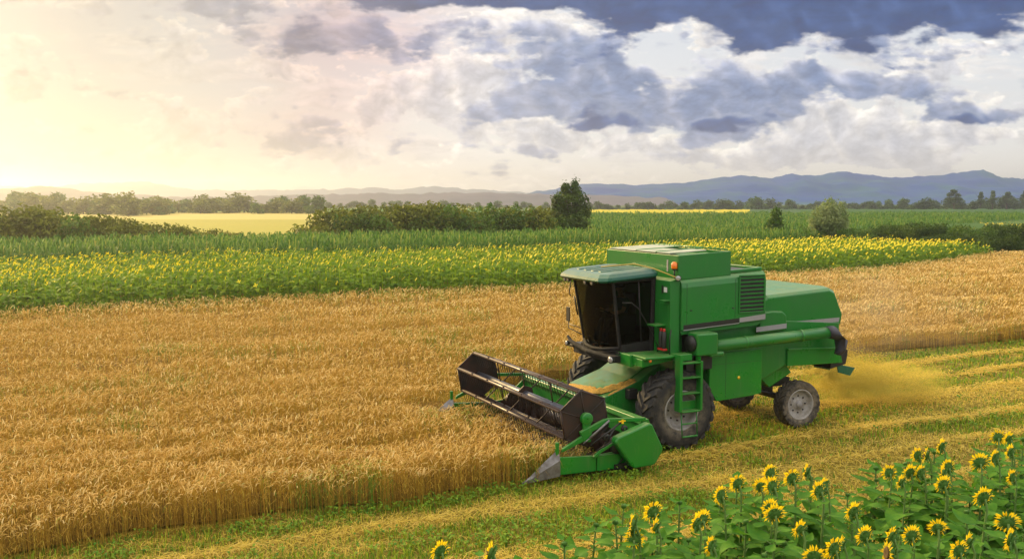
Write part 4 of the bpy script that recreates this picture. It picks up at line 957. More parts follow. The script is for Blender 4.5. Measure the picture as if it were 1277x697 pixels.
    b = MB(); b.tube([(-.02, 1.30, 3.40), (-.02, 1.30, 3.58)], .014, 8); b.lathe([(0, .05), (.03, .055)], (-.02, 1.30, 3.57), 16, axis='z'); Bk = b.build('beacon', M['black'], H)
    b = MB(); b.lathe([(0, .058), (.03, .064), (.10, .060), (.13, .035), (.135, .002)], (-.02, 1.30, 3.60), 18, axis='z'); b.build('beacon_lens', M['orange'], Bk)
    def lamp(x, y, z, d, s, mtl='lens', par=H):
        o = MB(); d = Vector(d).normalized(); up = Vector((0, 0, 1)); a = d.cross(up).normalized(); bb = a.cross(d)
        rings = []
        for q, rr in ((-.07, .35), (-.03, .8), (.03, 1.0), (.045, 1.0)):
            rings.append([Vector((x, y, z)) + d * q + (a * cos(2 * pi * k / 14) + bb * sin(2 * pi * k / 14)) * rr * s for k in range(14)])
        o.loft(rings, True, True); L_ = o.build('work_lamp', M['black'], par)
        o = MB(); o.loft([[Vector((x, y, z)) + d * q + (a * cos(2 * pi * k / 14) + bb * sin(2 * pi * k / 14)) * rr * s for k in range(14)] for q, rr in ((.046, .88), (.054, .6))], True, True)
        o.build('lamp_glass', M[mtl], L_)
    lamp(-.02, 1.45, 3.42, (1, .9, -.1), .06)
    # --- cab
    C = empty('cab', (0, 0, 0)); C.parent = H
    b = MB(); rings = []                                # moulded roof
    def rr_ring(x0, x1, w, z, ch, slope=0.0):
        return [(x0, -w + ch, z), (x0, w - ch, z), (x0 + ch, w, z), (x1 - ch * 1.2, w, z), (x1, w - ch * 1.6, z), (x1, -w + ch * 1.6, z), (x1 - ch * 1.2, -w, z), (x0 + ch, -w, z)]
    for x0_, x1_, w_, z_, c_ in ((.10, 1.38, .90, 3.36, .06), (.06, 1.44, .95, 3.40, .10), (.07, 1.42, .94, 3.46, .10), (.10, 1.34, .87, 3.525, .11), (.16, 1.26, .80, 3.545, .12)):
        rings.append([(x, y, z + (.70 - x) * .07) for x, y, z in rr_ring(x0_, x1_, w_, z_, c_)])
    b.loft(rings, True)
    for yy in (-.45, -.15, .15, .45): b.prism([(.22, 3.572), (1.2, 3.505), (1.2, 3.525), (.22, 3.592)], yy - .05, yy + .05)
    b.build('roof', M['teal'], C, .035)
    # frame
    def post(b, p, q, r=.03): b.tube([p, q], r, 6, smooth=False)
    FT, FB, RT, RB = 1.10, .88, .14, .14
    b = MB()
    for sg in (-1, 1):
        post(b, (FT, sg * .80, 3.36), (FB, sg * .72, 1.98), .032)
        post(b, (RT + .03, sg * .84, 3.40), (RB + .03, sg * .80, 1.9), .06)
        post(b, (FT, sg * .82, 3.33), (RT, sg * .86, 3.38), .04)
        b.prism([(FB, 1.86), (.08, 1.86), (.08, 2.12), (FB, 2.04)], sg * .72, sg * .80)
    b.tube([(FT, -.8, 3.35), (FT + .10, -.3, 3.34), (FT + .10, .3, 3.34), (FT, .8, 3.35)], .045, 8)
    b.tube([(FB, -.72, 1.98), (FB + .16, -.35, 1.92), (FB + .20, 0, 1.90), (FB + .16, .35, 1.92), (FB, .72, 1.98)], .035, 8)
    b.tube([(FB + .02, -.72, 1.93), (FB + .20, -.38, 1.86), (FB + .26, 0, 1.84), (FB + .20, .38, 1.86), (FB + .02, .72, 1.93)], .012, 8)
    b.box((.09, -.78, 1.86), (FB + .05, .78, 1.90)); b.build('cab_frame', M['matt'], C, .006)
    b = MB(); b.box((.095, -.80, 1.9), (.125, .80, 3.40)); b.build('rear_wall', M['inter'], C)
    # glass: curved windscreen and side panes
    b = MB(); rings = []
    for f in np.linspace(0, 1, 9):
        z = 1.97 + f * 1.36; xb = FB + (FT - FB) * f; hw_ = .71 + .08 * f; bow = .17 * (1 - f) + .10 * f
        rings.append([(xb + bow * (1 - (q / 4 - 1) ** 2), (q / 4 - 1) * hw_, z) for q in range(9)])
    b.loft(rings, False, True, close=False); b.build('windscreen', M['glass'], C)
    for sg in (-1, 1):
        b = MB(); b.add([(FB - .02, sg * .765, 2.08), (.20, sg * .80, 2.12), (.20, sg * .845, 3.34), (FT - .03, sg * .815, 3.32)], [(0, 1, 2, 3)]); Pn = b.build('side_window', M['glass'], C)
        b = MB(); b.tube([(.42, sg * .80, 2.1), (.52, sg * .842, 3.32)], .014, 6); b.build('door_frame', M['black'], Pn)
    b = MB(); b.prism([(.14, 1.92), (FB - .04, 1.92), (FB + .03, 2.48), (.86, 2.60), (.78, 3.36), (.14, 3.38)], -.79, -.755); b.box((.13, -.74, 3.28), (1.06, .74, 3.31)); b.build('side_trim', M['inter'], C)
    # seat, controls
    b = MB(); b.box((.30, -.26, 2.28), (.74, .26, 2.40)); b.prism([(.22, 2.36), (.34, 2.36), (.28, 3.02), (.17, 3.02)], -.25, .25); b.box((.38, -.14, 1.9), (.62, .14, 2.28)); b.build('driver_seat', M['seatf'], C, .03)
    b = MB(); b.box((.30, .32, 2.2), (.80, .44, 2.62)); b.box((.16, -.74, 1.9), (.30, .74, 2.35)); b.build('console', M['inter'], C, .02)
    b = MB(); b.tube([(.94, 0, 1.92), (.82, 0, 2.62)], .03, 8); b.build('steering_column', M['black'], C)
    b = MB(); cc = Vector((.81, 0, 2.64)); nn = Vector((-.45, 0, 1)).normalized(); aa = Vector((0, 1, 0)); bb = nn.cross(aa)
    b.tube([cc + (aa * cos(2 * pi * k / 24) + bb * sin(2 * pi * k / 24)) * .19 for k in range(25)], .014, 6); b.tube([cc - aa * .19, cc + aa * .19], .01, 5); b.build('steering_wheel', M['black'], C)
    # lamps under the visor and on the front beam
    for yy in (-.74, -.60, .12, .40): lamp(1.32, yy, 3.30, (1, 0, -.25), .055)
    b = MB(); b.tube([(1.12, -1.02, 2.02), (1.16, -.8, 1.93), (1.20, 0, 1.84), (1.08, .85, 1.80)], [.03, .05, .055, .05], 8, smooth=False); b.box((.6, -.8, 1.70), (1.1, .8, 1.84)); b.build('front_beam', M['matt'], H, .012)
    b = MB(); b.box((.5, -1.15, 1.80), (1.12, -.8, 1.86)); b.build('far_platform', M['black'], H, .01)
    lamp(1.20, -.86, 1.90, (1, .1, -.05), .055); lamp(1.12, .82, 1.78, (1, .3, -.05), .075)
    b = MB(); b.lathe([(0, .034), (.03, .034), (.04, .01)], (.70, 1.58, 1.84), 10, axis='x'); b.build('indicator', M['orange'], H)
    for yy in (-.18, .16):  # flat blue discs at the foot of the windscreen
        b = MB(); b.lathe([(0, .09), (.02, .085), (.03, .02)], (.90, yy, 1.99), 16, axis='z'); b.build('blue_disc', M['bluef'], C)
    # mirror on its bracket
    b = MB(); b.tube([(.90, -.80, 2.07), (.96, -1.28, 2.16), (.96, -1.30, 2.5)], .011, 6); b.tube([(.90, -.80, 2.2), (.96, -1.28, 2.25)], .009, 6); Mi = b.build('mirror_arm', M['black'], C)
    b = MB(); b.box((.95, -1.38, 2.30), (.97, -1.22, 2.62)); b.build('mirror', M['black'], Mi, .008)
    b = MB(); b.tube([(1.12, -.86, 3.36), (1.13, -.95, 2.95), (1.10, -.92, 2.9)], .012, 6); b.tube([(1.05, -.86, 2.9), (1.0, -.80, 2.5)], .018, 6); b.build('wiper_arm', M['black'], C)
    # --- feeder house
    b = MB(); b.prism([(-.15, 1.62), (.45, 1.27), (1.22, 1.02), (1.30, .40), (.9, .36), (-.15, .95)], -.74, .74)
    b.build('feeder_house', M['green'], H, .02)
    b = MB(); b.prism([(-.1, 1.60), (.45, 1.275), (1.2, 1.03), (1.2, 1.045), (.45, 1.292), (-.1, 1.617)], -.78, .46); b.build('feeder_cover', M['green2'], H, .004)
    b = MB(); rs = np.random.default_rng(4)
    # chaff lying along the cover edge and the header back
    def heap(path, w, hgt, n=26):
        rings = []
        for i in range(n):
            f = i / (n - 1) * (len(path) - 1); k = min(int(f), len(path) - 2); p = Vector(path[k]).lerp(Vector(path[k + 1]), f - k); e = sin(pi * min(1, max(.0, i / (n - 1)))) ** .4
            d = (Vector(path[k + 1]) - Vector(path[k])); sd_ = Vector((-d.y, d.x, 0)).normalized(); ww = w * e * rs.uniform(.7, 1.2); hh = hgt * e * rs.uniform(.6, 1.2)
            rings.append([p + sd_ * ww * q + Vector((0, 0, hh * (1 - q * q))) + Vector((0, 0, -.01)) for q in (-1, -.6, -.2, .2, .6, 1)])
        b.loft(rings, False, True, close=False)
    heap([(1.22, -.78, 1.03), (1.24, 0, 1.04), (1.20, .45, 1.05), (.85, .56, 1.15), (.40, .60, 1.30)], .12, .10)
    heap([(1.18, .72, 1.03), (.85, .72, 1.15), (.45, .72, 1.29)], .035, .03)
    b.build('straw_heap', M['straw'], H)
    # flakes of chaff scattered on the cover
    b = MB()
    for k in range(46):
        x = rs.uniform(.6, 1.15); y = rs.normal(-.1, .22); z = 1.305 - (x - .45) * .327 + .012; a = rs.uniform(0, pi); l = rs.uniform(.02, .06)
        b.add([(x, y, z), (x + cos(a) * l, y + sin(a) * l, z + .006), (x + cos(a) * l + .012, y + sin(a) * l, z + .006), (x + .012, y, z)], [(0, 1, 2, 3)])
    tag(b.build('chaff', M['straw'], H), kind='stuff')
    # --- header
    D = empty('header', (0, 0, 0)); D.parent = H
    W = 2.50
    b = MB(); b.prism([(1.34, .16), (1.40, .90), (1.46, .90), (1.46, .20)], -W, W); b.prism([(1.30, .84), (1.52, .86), (1.50, .95), (1.34, .95)], -W, W)
    b.build('header_trough', M['green'], D, .008)
    b = MB(); b.prism([(1.465, .20), (2.0, .10), (2.92, .12), (2.92, .14), (2.0, .125), (1.465, .26)], -W + .04, W - .04); b.build('trough_floor', M['reelp'], D)
    b = MB(); b.tube([(1.82, -W + .05, .42), (1.82, W - .05, .42)], .15, 18)
    pts = []
    for side_ in (-1, 1):
        n = 110
        for k in range(n):
            a = k / n * 2 * pi * 5.5 * side_; y = side_ * (W - .08 - (W - .75) * k / n); pts.append((a, y))
        rings = [[(1.82 + r * cos(a), y, .42 + r * sin(a)) for r in (.14, .27)] for a, y in pts[-n:]]
        b.loft(rings, False, False, close=False)
    b.build('intake_auger', M['reel'], D)
    b = MB(); b.box((2.93, -W, .12), (3.02, W, .15))
    for k in range(66):
        y = -W + .04 + k * .0755; b.prism([(3.0, .12), (3.12, .135), (3.0, .15)], y, y + .02)
    b.build('cutter_bar', M['reel'], D)
    for sg in (1, -1):
        y0, y1 = sg * (W - .02), sg * (W + .05)
        b = MB(); b.prism([(3.28, .14), (3.28, .45), (2.46, .40), (2.0, .42), (1.40, .92), (1.36, .18), (2.0, .12)], sg * (W - .03), sg * W)
        b.prism([(3.27, .14), (3.27, .455), (2.48, .40), (2.48, .12)], sg * W, sg * (W + .04)); b.prism([(2.45, .12), (2.45, .40), (2.02, .39), (1.97, .28), (2.05, .12)], sg * W, sg * (W + .04))
        b.box((3.22, sg * (W - .02), .40), (3.28, sg * (W + .03), .72)); b.build('side_sheet', M['green2'], D, .006)
        b = MB()                                        # pointed divider
        rings = []
        for x, z0, z1, hw_ in ((3.22, .13, .60, .085), (3.5, .10, .40, .07), (3.78, .07, .17, .035), (3.93, .055, .085, .012)):
            rings.append([(x, sg * W - hw_, z0), (x, sg * W + hw_, z0), (x, sg * W + hw_ * .9, z0 + (z1 - z0) * .6), (x, sg * W, z1), (x, sg * W - hw_ * .9, z0 + (z1 - z0) * .6)])
        b.loft(rings, True); b.build('crop_divider', M['galv'], D, .006)
        # reel arm
        yy = sg * (W - .0)
        b = MB()
        b.prism([(3.16, .53), (3.14, .60), (2.72, .80), (2.62, .80), (2.62, .72)], yy - .03, yy + .03)
        b.prism([(2.72, .68), (2.80, .86), (2.30, 1.04), (2.20, 1.05), (2.18, .97), (2.56, .84), (2.58, .66)], yy - .035, yy + .035)
        b.prism([(2.26, 1.05), (1.42, .99), (1.42, .92), (2.24, .975)], yy - .03, yy + .03)
        b.build('reel_arm', M['green2'], D, .01)
        b = MB(); b.lathe([(-.03, .11), (.05, .115), (.06, .10), (.06, .01)], (2.63, sg * 2.44, 1.07), 24) if sg > 0 else b.lathe([(.03, .11), (-.05, .115), (-.06, .01)], (2.63, sg * 2.44, 1.07), 24)
        b.prism([(2.55, 1.05), (2.72, 1.05), (2.70, .70), (2.60, .68)], sg * 2.44, sg * 2.49); b.build('reel_bearing', M['green2'], D, .006)
    # drives and guard on the near end
    b = MB(); rings = []
    poly = [(2.22, .66), (2.17, .75), (1.50, .945), (1.44, .92), (1.20, .46), (1.22, .38), (1.36, .18), (1.44, .155), (1.80, .145), (1.86, .18)]
    b.prism(poly, 2.60, 2.78); b.build('belt_guard', M['green2'], D, .03)
    b = MB()
    for (x, z, r) in ((2.05, .52, .13), (1.7, .6, .20), (2.28, .72, .07), (1.9, .84, .06)): b.lathe([(0, r), (.05, r), (.05, .02)], (x, 2.53, z), 20)
    b.tube([(2.6, 2.57, .62), (1.95, 2.57, .98)], .018, 8); b.tube([(2.5, 2.58, .5), (1.9, 2.58, .75)], .014, 6); b.tube([(2.4, 2.55, .45), (2.1, 2.57, .9)], .02, 6); b.tube([(2.0, 2.56, .22), (1.7, 2.57, .5), (1.5, 2.57, .8)], .012, 6)
    b.box((1.5, 2.51, .12), (2.1, 2.58, .2)); b.build('header_drive', M['black'], D)
    b = MB(); b.prism([(2.56, .40), (2.42, .52), (2.2, .60), (1.98, .69), (1.98, .64), (2.2, .55), (2.40, .46), (2.50, .38)], 2.54, 2.60); b.build('drive_strut', M['green2'], D, .006)
    b = MB(); b.tube([(2.62, 2.56, .74), (2.22, 2.56, 1.02)], .022, 10); b.tube([(2.75, 2.56, .66), (2.60, 2.56, .75)], .012, 8); b.build('lift_cylinder', M['galv'], D)
    b = MB(); b.lathe([(0, .05), (.07, .05)], (1.95, 2.45, .08), 14); b.box((1.5, 2.0, .04), (2.3, 2.45, .07)); b.build('skid_shoe', M['black'], D)
    b = MB(); b.box((1.95, 2.6, .95), (1.99, 2.62, 1.02)); b.box((1.90, 2.585, .98), (2.04, 2.60, 1.0)); b.build('grease_clip', M['yellowr'], D)
    # reel
    RC, RZ, RR = 2.64, 1.06, .50
    b = MB(); b.tube([(RC, -2.40, RZ), (RC, 2.38, RZ)], .075, 18); b.build('reel_tube', M['pipe'], D)
    ang = [R(80 - 60 * k) for k in range(6)]
    for yy, rad, w_ in ((2.40, RR * 1.04, .02), (-2.42, RR * 1.04, .02), (0.0, RR * .38, .03)):
        b = MB()
        for a0 in range(6):
            a, c = ang[a0], ang[(a0 + 1) % 6]
            for q in (0,):
                p1 = (RC + rad * cos(a), RZ + rad * sin(a)); p2 = (RC + rad * cos(c), RZ + rad * sin(c))
                b.prism([(RC, RZ), p1, p2], yy - w_ / 2 + .0, yy + w_ / 2)
        if abs(yy) > 1:                                  # turned rim flange
            sgn = 1 if yy > 0 else -1
            for a0 in range(6):
                a, c = ang[a0], ang[(a0 + 1) % 6]; p1 = (RC + rad * cos(a), yy, RZ + rad * sin(a)); p2 = (RC + rad * cos(c), yy, RZ + rad * sin(c))
                b.tube([p1, p2], .018, 6)
            for a in ang: b.tube([(RC, yy + sgn * .012, RZ), (RC + rad * cos(a), yy + sgn * .012, RZ + rad * sin(a))], .012, 5)
        b.build('reel_end_plate' if abs(yy) > 1 else 'reel_disc', M['reelp'], D)
    for a in ang:                                        # spokes at mid spans, tine bars with their tines
        p = Vector((RC + RR * cos(a), 0, RZ + RR * sin(a)))
        b = MB(); b.tube([(p.x, -2.41, p.z), (p.x, 2.39, p.z)], .033, 8); b.box((p.x - .06, -2.40, p.z - .012), (p.x + .06, 2.38, p.z + .012))
        for yy in (-1.6, -.8, 0, .8, 1.6): b.box((p.x - .035, yy - .02, p.z - .035), (p.x + .035, yy + .02, p.z + .035))
        tb = b.build('tine_bar', M['reel'], D)
        b = MB()
        for k in range(41):
            y = -2.34 + k * .1165; b.tube([(p.x, y, p.z - .01), (p.x - .02, y, p.z - .13), (p.x - .07, y, p.z - .27)], [.006, .006, .004], 4, False)
        tg = b.build('tines', M['black'], D)
        for yy in (-1.2, 0.0, 1.2): b = MB(); b.tube([(RC, yy, RZ), (p.x, yy, p.z)], .014, 5); b.build('reel_spoke', M['reel'], D)
    # --- driver behind the dark glass
    return H
HARV = build_combine()

def skin_body(name, verts, edges, mt, parent=None, sub=2):
    me = bpy.data.meshes.new(name); me.from_pydata([v[:3] for v in verts], edges, []); o = bpy.data.objects.new(name, me); COL.objects.link(o)
    md = o.modifiers.new('skin', 'SKIN'); md.use_smooth_shade = True
    sv = me.skin_vertices[0].data if me.skin_vertices else None
    if sv is None:
        bm = bmesh.new(); bm.from_mesh(me); bm.verts.layers.skin.verify(); bm.to_mesh(me); bm.free(); sv = me.skin_vertices[0].data
    for i, v in enumerate(verts): sv[i].radius = (v[3], v[4] if len(v) > 4 else v[3]); sv[i].use_root = (i == 0)
    m2 = o.modifiers.new('sub', 'SUBSURF'); m2.levels = sub; m2.render_levels = sub
    me.materials.append(mt)
    if parent is not None: o.parent = parent
    return o
def build_driver():
    # seated, both hands forward on the wheel (machine coordinates)
    D = empty('person', (MX, MY, 0), pi + YAW); tag(D, 'driver in a grey-blue shirt seated at the wheel inside the dark cab', 'person')
    def V(*a): return a
    v = [V(.44, 0, 2.46, .13, .15), V(.41, 0, 2.62, .12, .15), V(.39, 0, 2.80, .12, .17), V(.40, 0, 2.92, .08, .09), V(.42, 0, 2.99, .05), V(.43, 0, 3.07, .08, .075), V(.44, 0, 3.15, .085, .075), V(.43, 0, 3.21, .05)]
    e = [(i, i + 1) for i in range(7)]
    for sg in (-1, 1):
        k = len(v); v += [V(.40, sg * .17, 2.88, .06), V(.50, sg * .23, 2.66, .045), V(.70, sg * .19, 2.62, .035), V(.78, sg * .155, 2.69, .027)]
        e += [(2, k), (k, k + 1), (k + 1, k + 2), (k + 2, k + 3)]
        k2 = len(v); v += [V(.50, sg * .10, 2.44, .09), V(.80, sg * .14, 2.45, .065), V(.90, sg * .14, 2.12, .045), V(.93, sg * .14, 1.97, .038), V(1.0, sg * .14, 1.95, .03)]
        e += [(0, k2), (k2, k2 + 1), (k2 + 1, k2 + 2), (k2 + 2, k2 + 3), (k2 + 3, k2 + 4)]
    skin_body('body', v, e, M['skin'], D)
    # shirt and trousers a little outside the body
    s = [V(.43, 0, 2.44, .145, .165), V(.41, 0, 2.62, .135, .165), V(.39, 0, 2.80, .13, .185), V(.40, 0, 2.90, .09, .10)]; e = [(0, 1), (1, 2), (2, 3)]
    for sg in (-1, 1): k = len(s); s += [V(.40, sg * .18, 2.88, .075), V(.47, sg * .225, 2.73, .06)]; e += [(2, k), (k, k + 1)]
    skin_body('shirt', s, e, M['shirt'], D)
    s = [V(.43, 0, 2.43, .15, .17)]; e = []
    for sg in (-1, 1): k = len(s); s += [V(.50, sg * .10, 2.44, .10), V(.80, sg * .14, 2.45, .078), V(.90, sg * .14, 2.14, .06), V(.925, sg * .14, 2.02, .055)]; e += [(0, k), (k, k + 1), (k + 1, k + 2), (k + 2, k + 3)]
    skin_body('trousers', s, e, M['jeans'], D)
    b = MB(); b.lathe([(0, .092), (.04, .094), (.08, .07), (.105, .002)], (.425, 0, 3.14), 16, axis='z'); b.add([(.50, -.06, 3.15), (.58, -.045, 3.14), (.58, .045, 3.14), (.50, .06, 3.15), (.50, -.06, 3.16), (.58, -.045, 3.15), (.58, .045, 3.15), (.50, .06, 3.16)], [(0, 1, 2, 3), (4, 5, 6, 7), (0, 1, 5, 4), (1, 2, 6, 5), (2, 3, 7, 6)])
    b.build('cap', M['hair'], D)
    b = MB()                                                # nose, ears, mouth; five fingers closed on the rim
    b.tube([(.515, 0, 3.12), (.535, 0, 3.085), (.515, 0, 3.075)], [.008, .014, .008], 6)
    for sg in (-1, 1):
        b.tube([(.44, sg * .078, 3.10), (.43, sg * .088, 3.085), (.44, sg * .078, 3.06)], .012, 6)
        for k in range(4): y = sg * (.17 - .022 * k); b.tube([(.785, y, 2.695), (.81, y, 2.71), (.83, y, 2.69), (.82, y, 2.668)], .009, 6)
        b.tube([(.77, sg * .135, 2.69), (.78, sg * .115, 2.665), (.80, sg * .112, 2.66)], .010, 6)
    b.build('face_and_fingers', M['skin'], D)
    return D
build_driver()
#@@END_COMBINE
#@@BEGIN_SUNFLOWERS
# ------------------------------------------------------------------ the foreground sunflowers
def sf_leaf(b, base, a, L, wd, droop, r):
    """heart-shaped leaf with a folded midrib, drooping from its stalk"""
    ca, sa = cos(a), sin(a); p0 = Vector(base); st_ = L * .42
    p1 = p0 + Vector((ca * st_, sa * st_, st_ * .55)); b.cur = 0; b.tube([p0, (p0 + p1) / 2 + Vector((0, 0, .015)), p1], [.006, .005, .004], 5)
    b.cur = 1; side = Vector((-sa, ca, 0)); rows = []; roll = r.uniform(-.25, .25)
    for f, w in ((-.10, .32), (0.03, .78), (.22, 1.0), (.45, .86), (.68, .56), (.87, .26), (1.0, .02)):
        ang = .25 - droop * f * 1.5; d = L * f
        mid = p1 + Vector((ca * d * cos(droop * f * .8), sa * d * cos(droop * f * .8), -d * (droop * f) * .55 + .10 * d)); ww = wd * w
        up = ww * .22 + r.uniform(-.006, .006)
        rows.append([mid - side * ww + Vector((0, 0, up * (1 - roll))), mid - side * ww * .5 + Vector((0, 0, up * .28)), mid, mid + side * ww * .5 + Vector((0, 0, up * .28)), mid + side * ww + Vector((0, 0, up * (1 + roll)))])
    b.loft(rows, False, True, close=False)
SF = []
def sunflower(seed, bloom):
    r = random.Random(seed); T = empty('sunflower', (0, 0, 0)); h = 1.5
    sx, sy = r.uniform(-.06, .06), r.uniform(-.06, .06)
    def sp(f): return Vector((sx * f * f, sy * f * f, h * f))
    b = MB(); pts = [sp(i / 6) for i in range(7)]
    hd = Vector((r.uniform(-.25, .1), 1.0, r.uniform(.0, .45))).normalized() if bloom else Vector((r.uniform(-.2, .2), r.uniform(-.2, .4), 1)).normalized()
    neck = sp(1) + Vector((0, 0, .05 if bloom else .01)) + hd * .02; c = sp(1) + (Vector((0, 0, .08)) + hd * .06 if bloom else Vector((0, 0, .03)))
    b.tube(pts + [neck, c - hd * .03], [.016, .015, .014, .013, .012, .011, .010, .010, .012], 8); b.build('stem', M['sstem'], T)
    b = MB(); a = r.uniform(0, 6.28)
    NL = 18 if bloom else 24
    for k in range(NL):
        f = .22 + (.76 if bloom else .80) * k / (NL - 1); a += 2.4 + r.uniform(-.3, .3); L = (.30 if f < .75 else .30 - (f - .75) * (.75 if bloom else .62)) * r.uniform(.8, 1.15)
        sf_leaf(b, sp(f), a, L * .95, L * r.uniform(.34, .46), r.uniform(.5, 1.2) if f < .82 else r.uniform(-.9, .5), r)
    b.build('foliage', [M['sstem'], M['sleaf']], T)
    # head
    x = hd.cross(Vector((0, 0, 1))); x = x.normalized() if x.length > .2 else Vector((1, 0, 0)); y = x.cross(hd)
    def P(rad, th, z): return c + x * (rad * cos(th)) + y * (rad * sin(th)) + hd * z
    R0 = r.uniform(.038, .060) if bloom else .028
    b = MB(); n = 20
    b.loft([[P(rr_ * R0, 2 * pi * k / n, z) for k in range(n)] for rr_, z in ((.15, -.035), (.6, -.034), (.95, -.018), (1.05, 0), (.95, .012))], True, True)
    for k in range(22):                                   # green bracts curling behind
        th = 2 * pi * k / 22 + r.uniform(-.1, .1); l = R0 * r.uniform(.45, .8); w = .012
        q = [P(R0 * .8, th - .12, -.03), P(R0 * .8, th + .12, -.03), P(R0 * .95 + l * .5, th + .10, -.022), P(R0 + l, th, -.035 + (0 if bloom else .06)), P(R0 * .95 + l * .5, th - .10, -.022)]
        b.add(q, [(0, 1, 2, 3, 4)])
    Hd = b.build('flower_head', M['calyx'], T)
    if bloom:
        b = MB(); b.loft([[P(rr_ * R0, 2 * pi * k / n, z) for k in range(n)] for rr_, z in ((.98, .012), (.8, .022), (.45, .018), (.05, .012))], True, True); b.build('disc', M['disc'], Hd)
        b = MB()
        for ring, (N, LL) in enumerate(((19, .056), (17, .050))):
            for k in range(N):
                th = 2 * pi * (k + .5 * ring) / N + r.uniform(-.09, .09); L = LL * r.uniform(.75, 1.25); z = .006 + .005 * ring; w = r.uniform(.15, .19); bd = r.uniform(-.02, .022)
                b.add([P(R0 * .92, th - w * .55, z), P(R0 * .92, th + w * .55, z), P(R0 + L * .5, th + w * .62, z + bd * .4 + .005), P(R0 + L, th + r.uniform(-.05, .05), z + bd), P(R0 + L * .5, th - w * .62, z + bd * .4)], [(0, 1, 2, 3, 4)])
        b.build('petals', M['petal'], Hd)
    return T
pb = [sunflower(900 + i, True) for i in range(6)]; pn = [sunflower(950 + i, False) for i in range(5)]
usedf = set()
def put_flower(proto, x, y, h, az, label, group=None):
    o = proto if proto.name not in usedf else copy_tree(proto)
    usedf.add(proto.name); usedf.add(o.name)
    o.location = (x, y, 0); s_ = h / 1.5; wdt = s_ * rnd.uniform(.95, 1.15); o.scale = (wdt, wdt, s_); o.rotation_euler = (0, 0, az)
    for kk in ('label', 'category', 'group'):
        if kk in o: del o[kk]
    tag(o, label, 'sunflower', group); return o
BL = [(128, 298), (170, 272), (172, 312), (80, 345), (313, 285), (343, 370), (388, 212), (480, 187), (520, 190), (515, 250), (540, 147), (590, 168), (630, 140), (665, 205),
      (865, 145), (925, 145), (912, 175), (958, 92), (1010, 95), (1027, 68), (995, 145), (1050, 150), (1072, 128), (1150, 115), (1187, 37), (1237, 45), (1218, 100), (1245, 82),
      (1012, 312), (1120, 358), (1095, 390), (905, 350), (897, 378), (735, 365), (722, 385), (805, 335), (625, 398), (1237, 355), (1272, 345)]
BL = [(750 + a / 2.423, 530 + b_ / 2.423) for a, b_ in BL] + [(545, 689), (617, 690), (1000, 662), (1062, 640), (1180, 604), (1222, 622), (1255, 655), (960, 642), (925, 606), (1140, 668), (868, 655), (1040, 606), (1266, 596)]
def ordn(i):
    w = 'first second third fourth fifth sixth seventh eighth ninth tenth eleventh twelfth thirteenth fourteenth fifteenth sixteenth seventeenth eighteenth nineteenth twentieth'.split()
    if i < 20: return w[i]
    t_, u_ = divmod(i + 1, 10); tens = {2: 'twenty', 3: 'thirty', 4: 'forty', 5: 'fifty'}[t_]
    return {0: {2: 'twentieth', 3: 'thirtieth', 4: 'fortieth', 5: 'fiftieth'}[t_]}.get(u_) or tens + '-' + w[u_ - 1]
BL.sort(); placed = []
for i, (px, py) in enumerate(BL):
    h = rnd.uniform(1.50, 1.68); x, y = ground(px, py, h + .10)
    az = rnd.gauss(.45, .35)
    put_flower(pb[i % 6], x, y, h, az, '%s flowering sunflower from the left among the yellow heads in the foreground patch' % ordn(i)); placed.append((x, y))
# budding plants between and behind them
r2 = np.random.default_rng(77); nb = 0
cand = []
for t_ in np.arange(9.15, 3.2, -.62):
    for s_ in np.arange(-3, 19, .40):
        s1 = s_ + r2.uniform(-.13, .13); t1 = t_ + r2.uniform(-.12, .12); x, y = st(s1, t1); cand.append((float(x), float(y)))
for x, y in cand:
    h = r2.uniform(1.12, 1.56); a, b_, d = px_of(x, y, h)
    if not (d > 1 and 500 < a < 1420 and b_ < 790): continue
    edge = 690 - (a - 800) * .27 if a > 800 else 690          # the patch thins out toward its left tip
    if a < 740 and r2.random() < .45: continue
    if a < 640 and b_ < 700: continue
    if any((x - p) ** 2 + (y - q) ** 2 < .06 for p, q in placed): continue
    placed.append((x, y)); nb += 1
    put_flower(pn[nb % 5], x, y, h, r2.uniform(0, 6.28), 'leafy green sunflower not yet open, between the flowering ones in the foreground', 'unopened sunflowers of the foreground')
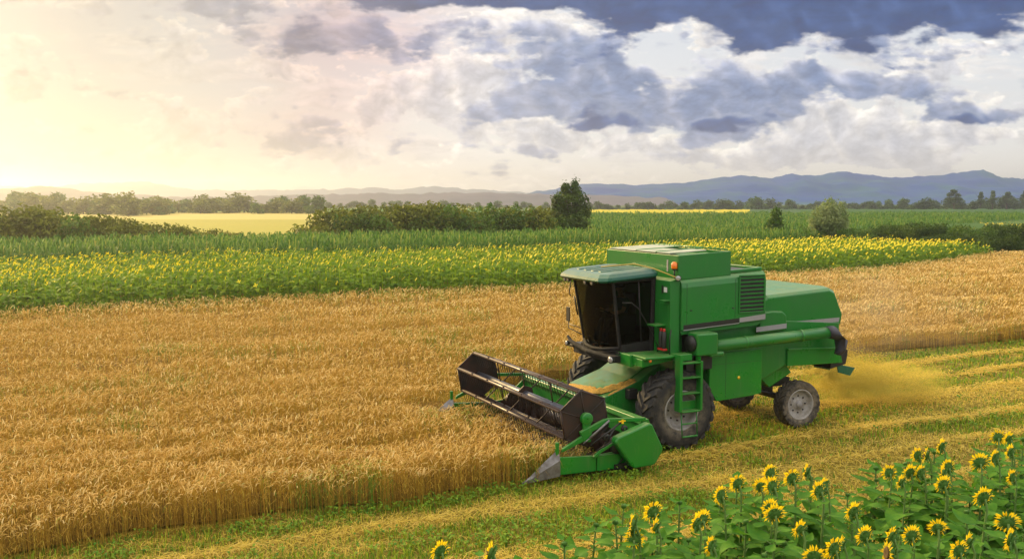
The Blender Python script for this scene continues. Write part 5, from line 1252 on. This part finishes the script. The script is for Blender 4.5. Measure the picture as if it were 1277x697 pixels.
#@@END_SUNFLOWERS
#@@BEGIN_HAZE
# ------------------------------------------------------------------ air, dust and chaff
def volume_mat(name, col, dens, aniso):
    m = bpy.data.materials.new(name); m.use_nodes = True; T = NT(m.node_tree)
    v = T.n('ShaderNodeVolumePrincipled', {'Color': (*col, 1), 'Density': dens, 'Anisotropy': aniso})
    T.n('ShaderNodeOutputMaterial', {'Volume': v.outputs[0]}); return m
b = MB(); b.box((-2700, -260, -3.2), (2700, 2500, 52))
hz = b.build('haze', volume_mat('haze_air', (.80, .85, .95), 4.6e-4, .76), kind='stuff')
tag(hz, 'thin bluish haze over the fields and mountains', 'haze')
def dust(name, c, r, dens, col, label, seed):
    """a puff: low ellipsoid whose density fades outward and is broken by noise"""
    m = bpy.data.materials.new(name + '_air'); m.use_nodes = True; T = NT(m.node_tree)
    tc = T.n('ShaderNodeTexCoord'); o_ = tc.outputs['Object']
    ln = T.n('ShaderNodeVectorMath', {0: o_}, operation='LENGTH').outputs['Value']
    f = T.n('ShaderNodeMapRange', {0: ln, 1: .25, 2: .98, 3: 1.0, 4: 0.0}, interpolation_type='SMOOTHSTEP').outputs[0]
    nz = T.n('ShaderNodeTexNoise', {'Vector': T.n('ShaderNodeVectorMath', {0: o_, 1: (seed * 3.1, 0, 0)}, operation='ADD').outputs[0], 'Scale': 2.9, 'Detail': 5.0, 'Roughness': .68, 'Distortion': .6}).outputs[0]
    nf = T.n('ShaderNodeMapRange', {0: nz, 1: .47, 2: .60, 3: 0.02, 4: 1.0}).outputs[0]
    v = T.n('ShaderNodeVolumePrincipled', {'Color': (*col, 1), 'Density': T.m('MULTIPLY', T.m('MULTIPLY', f, nf), dens), 'Anisotropy': .2})
    T.n('ShaderNodeOutputMaterial', {'Volume': v.outputs[0]})
    bm = bmesh.new(); bmesh.ops.create_icosphere(bm, subdivisions=3, radius=1.0); me = bpy.data.meshes.new(name); bm.to_mesh(me); bm.free(); me.materials.append(m)
    o = bpy.data.objects.new(name, me); COL.objects.link(o); o.location = c; o.scale = r; o.rotation_euler = (0, 0, YAW); tag(o, label, 'dust', kind='stuff'); return o
def mach(u, v, w): return (MX - u * cos(YAW) + v * sin(YAW), MY - u * sin(YAW) - v * cos(YAW), w)
dust('chaff_dust', mach(-5.7, .1, .66), (1.5, .8, .66), 9.0, (1.0, .76, .12), 'thick golden chaff cloud streaming from the rear of the harvester', 1)
dust('chaff_dust', mach(-7.3, .2, .48), (2.0, 1.1, .62), 5.0, (1.0, .78, .14), 'thinner golden dust puff settling on the stubble farther behind the harvester', 3)
dust('drifting_dust', mach(-9.6, -3.5, 1.7), (6.0, 4.0, 1.75), .07, (.85, .78, .62), 'thin pale dust drifting over the wheat behind the harvester', 2)
# flying straw flakes
r3 = np.random.default_rng(9); n = 14000
f = r3.random(n) ** .8; u = -4.7 - f * 3.6; wv = 1.25 - f * f * 1.15 + r3.normal(0, .14 + .12 * f, n); vv_ = r3.normal(0, .45 + .35 * f, n)
P3 = np.array([mach(a, b_, max(.05, c_)) for a, b_, c_ in zip(u, vv_, wv)]); dd = r3.normal(size=(n, 3)); dd /= np.linalg.norm(dd, axis=1)[:, None]; ee = np.cross(dd, r3.normal(size=(n, 3))); ee /= np.linalg.norm(ee, axis=1)[:, None]
L3 = r3.uniform(.012, .045, n)[:, None]; V3 = np.stack([P3 - dd * L3, P3 + ee * .004, P3 + dd * L3, P3 - ee * .004], 1)
o = np_obj('flying_straw', V3.reshape(-1, 3), np.arange(4 * n).reshape(-1, 4), [M['blade']], np.repeat(r3.uniform(0, .4, n), 4)); tag(o, 'bits of straw thrown out by the chopper behind the harvester', 'flying straw', kind='stuff')
#@@END_HAZE
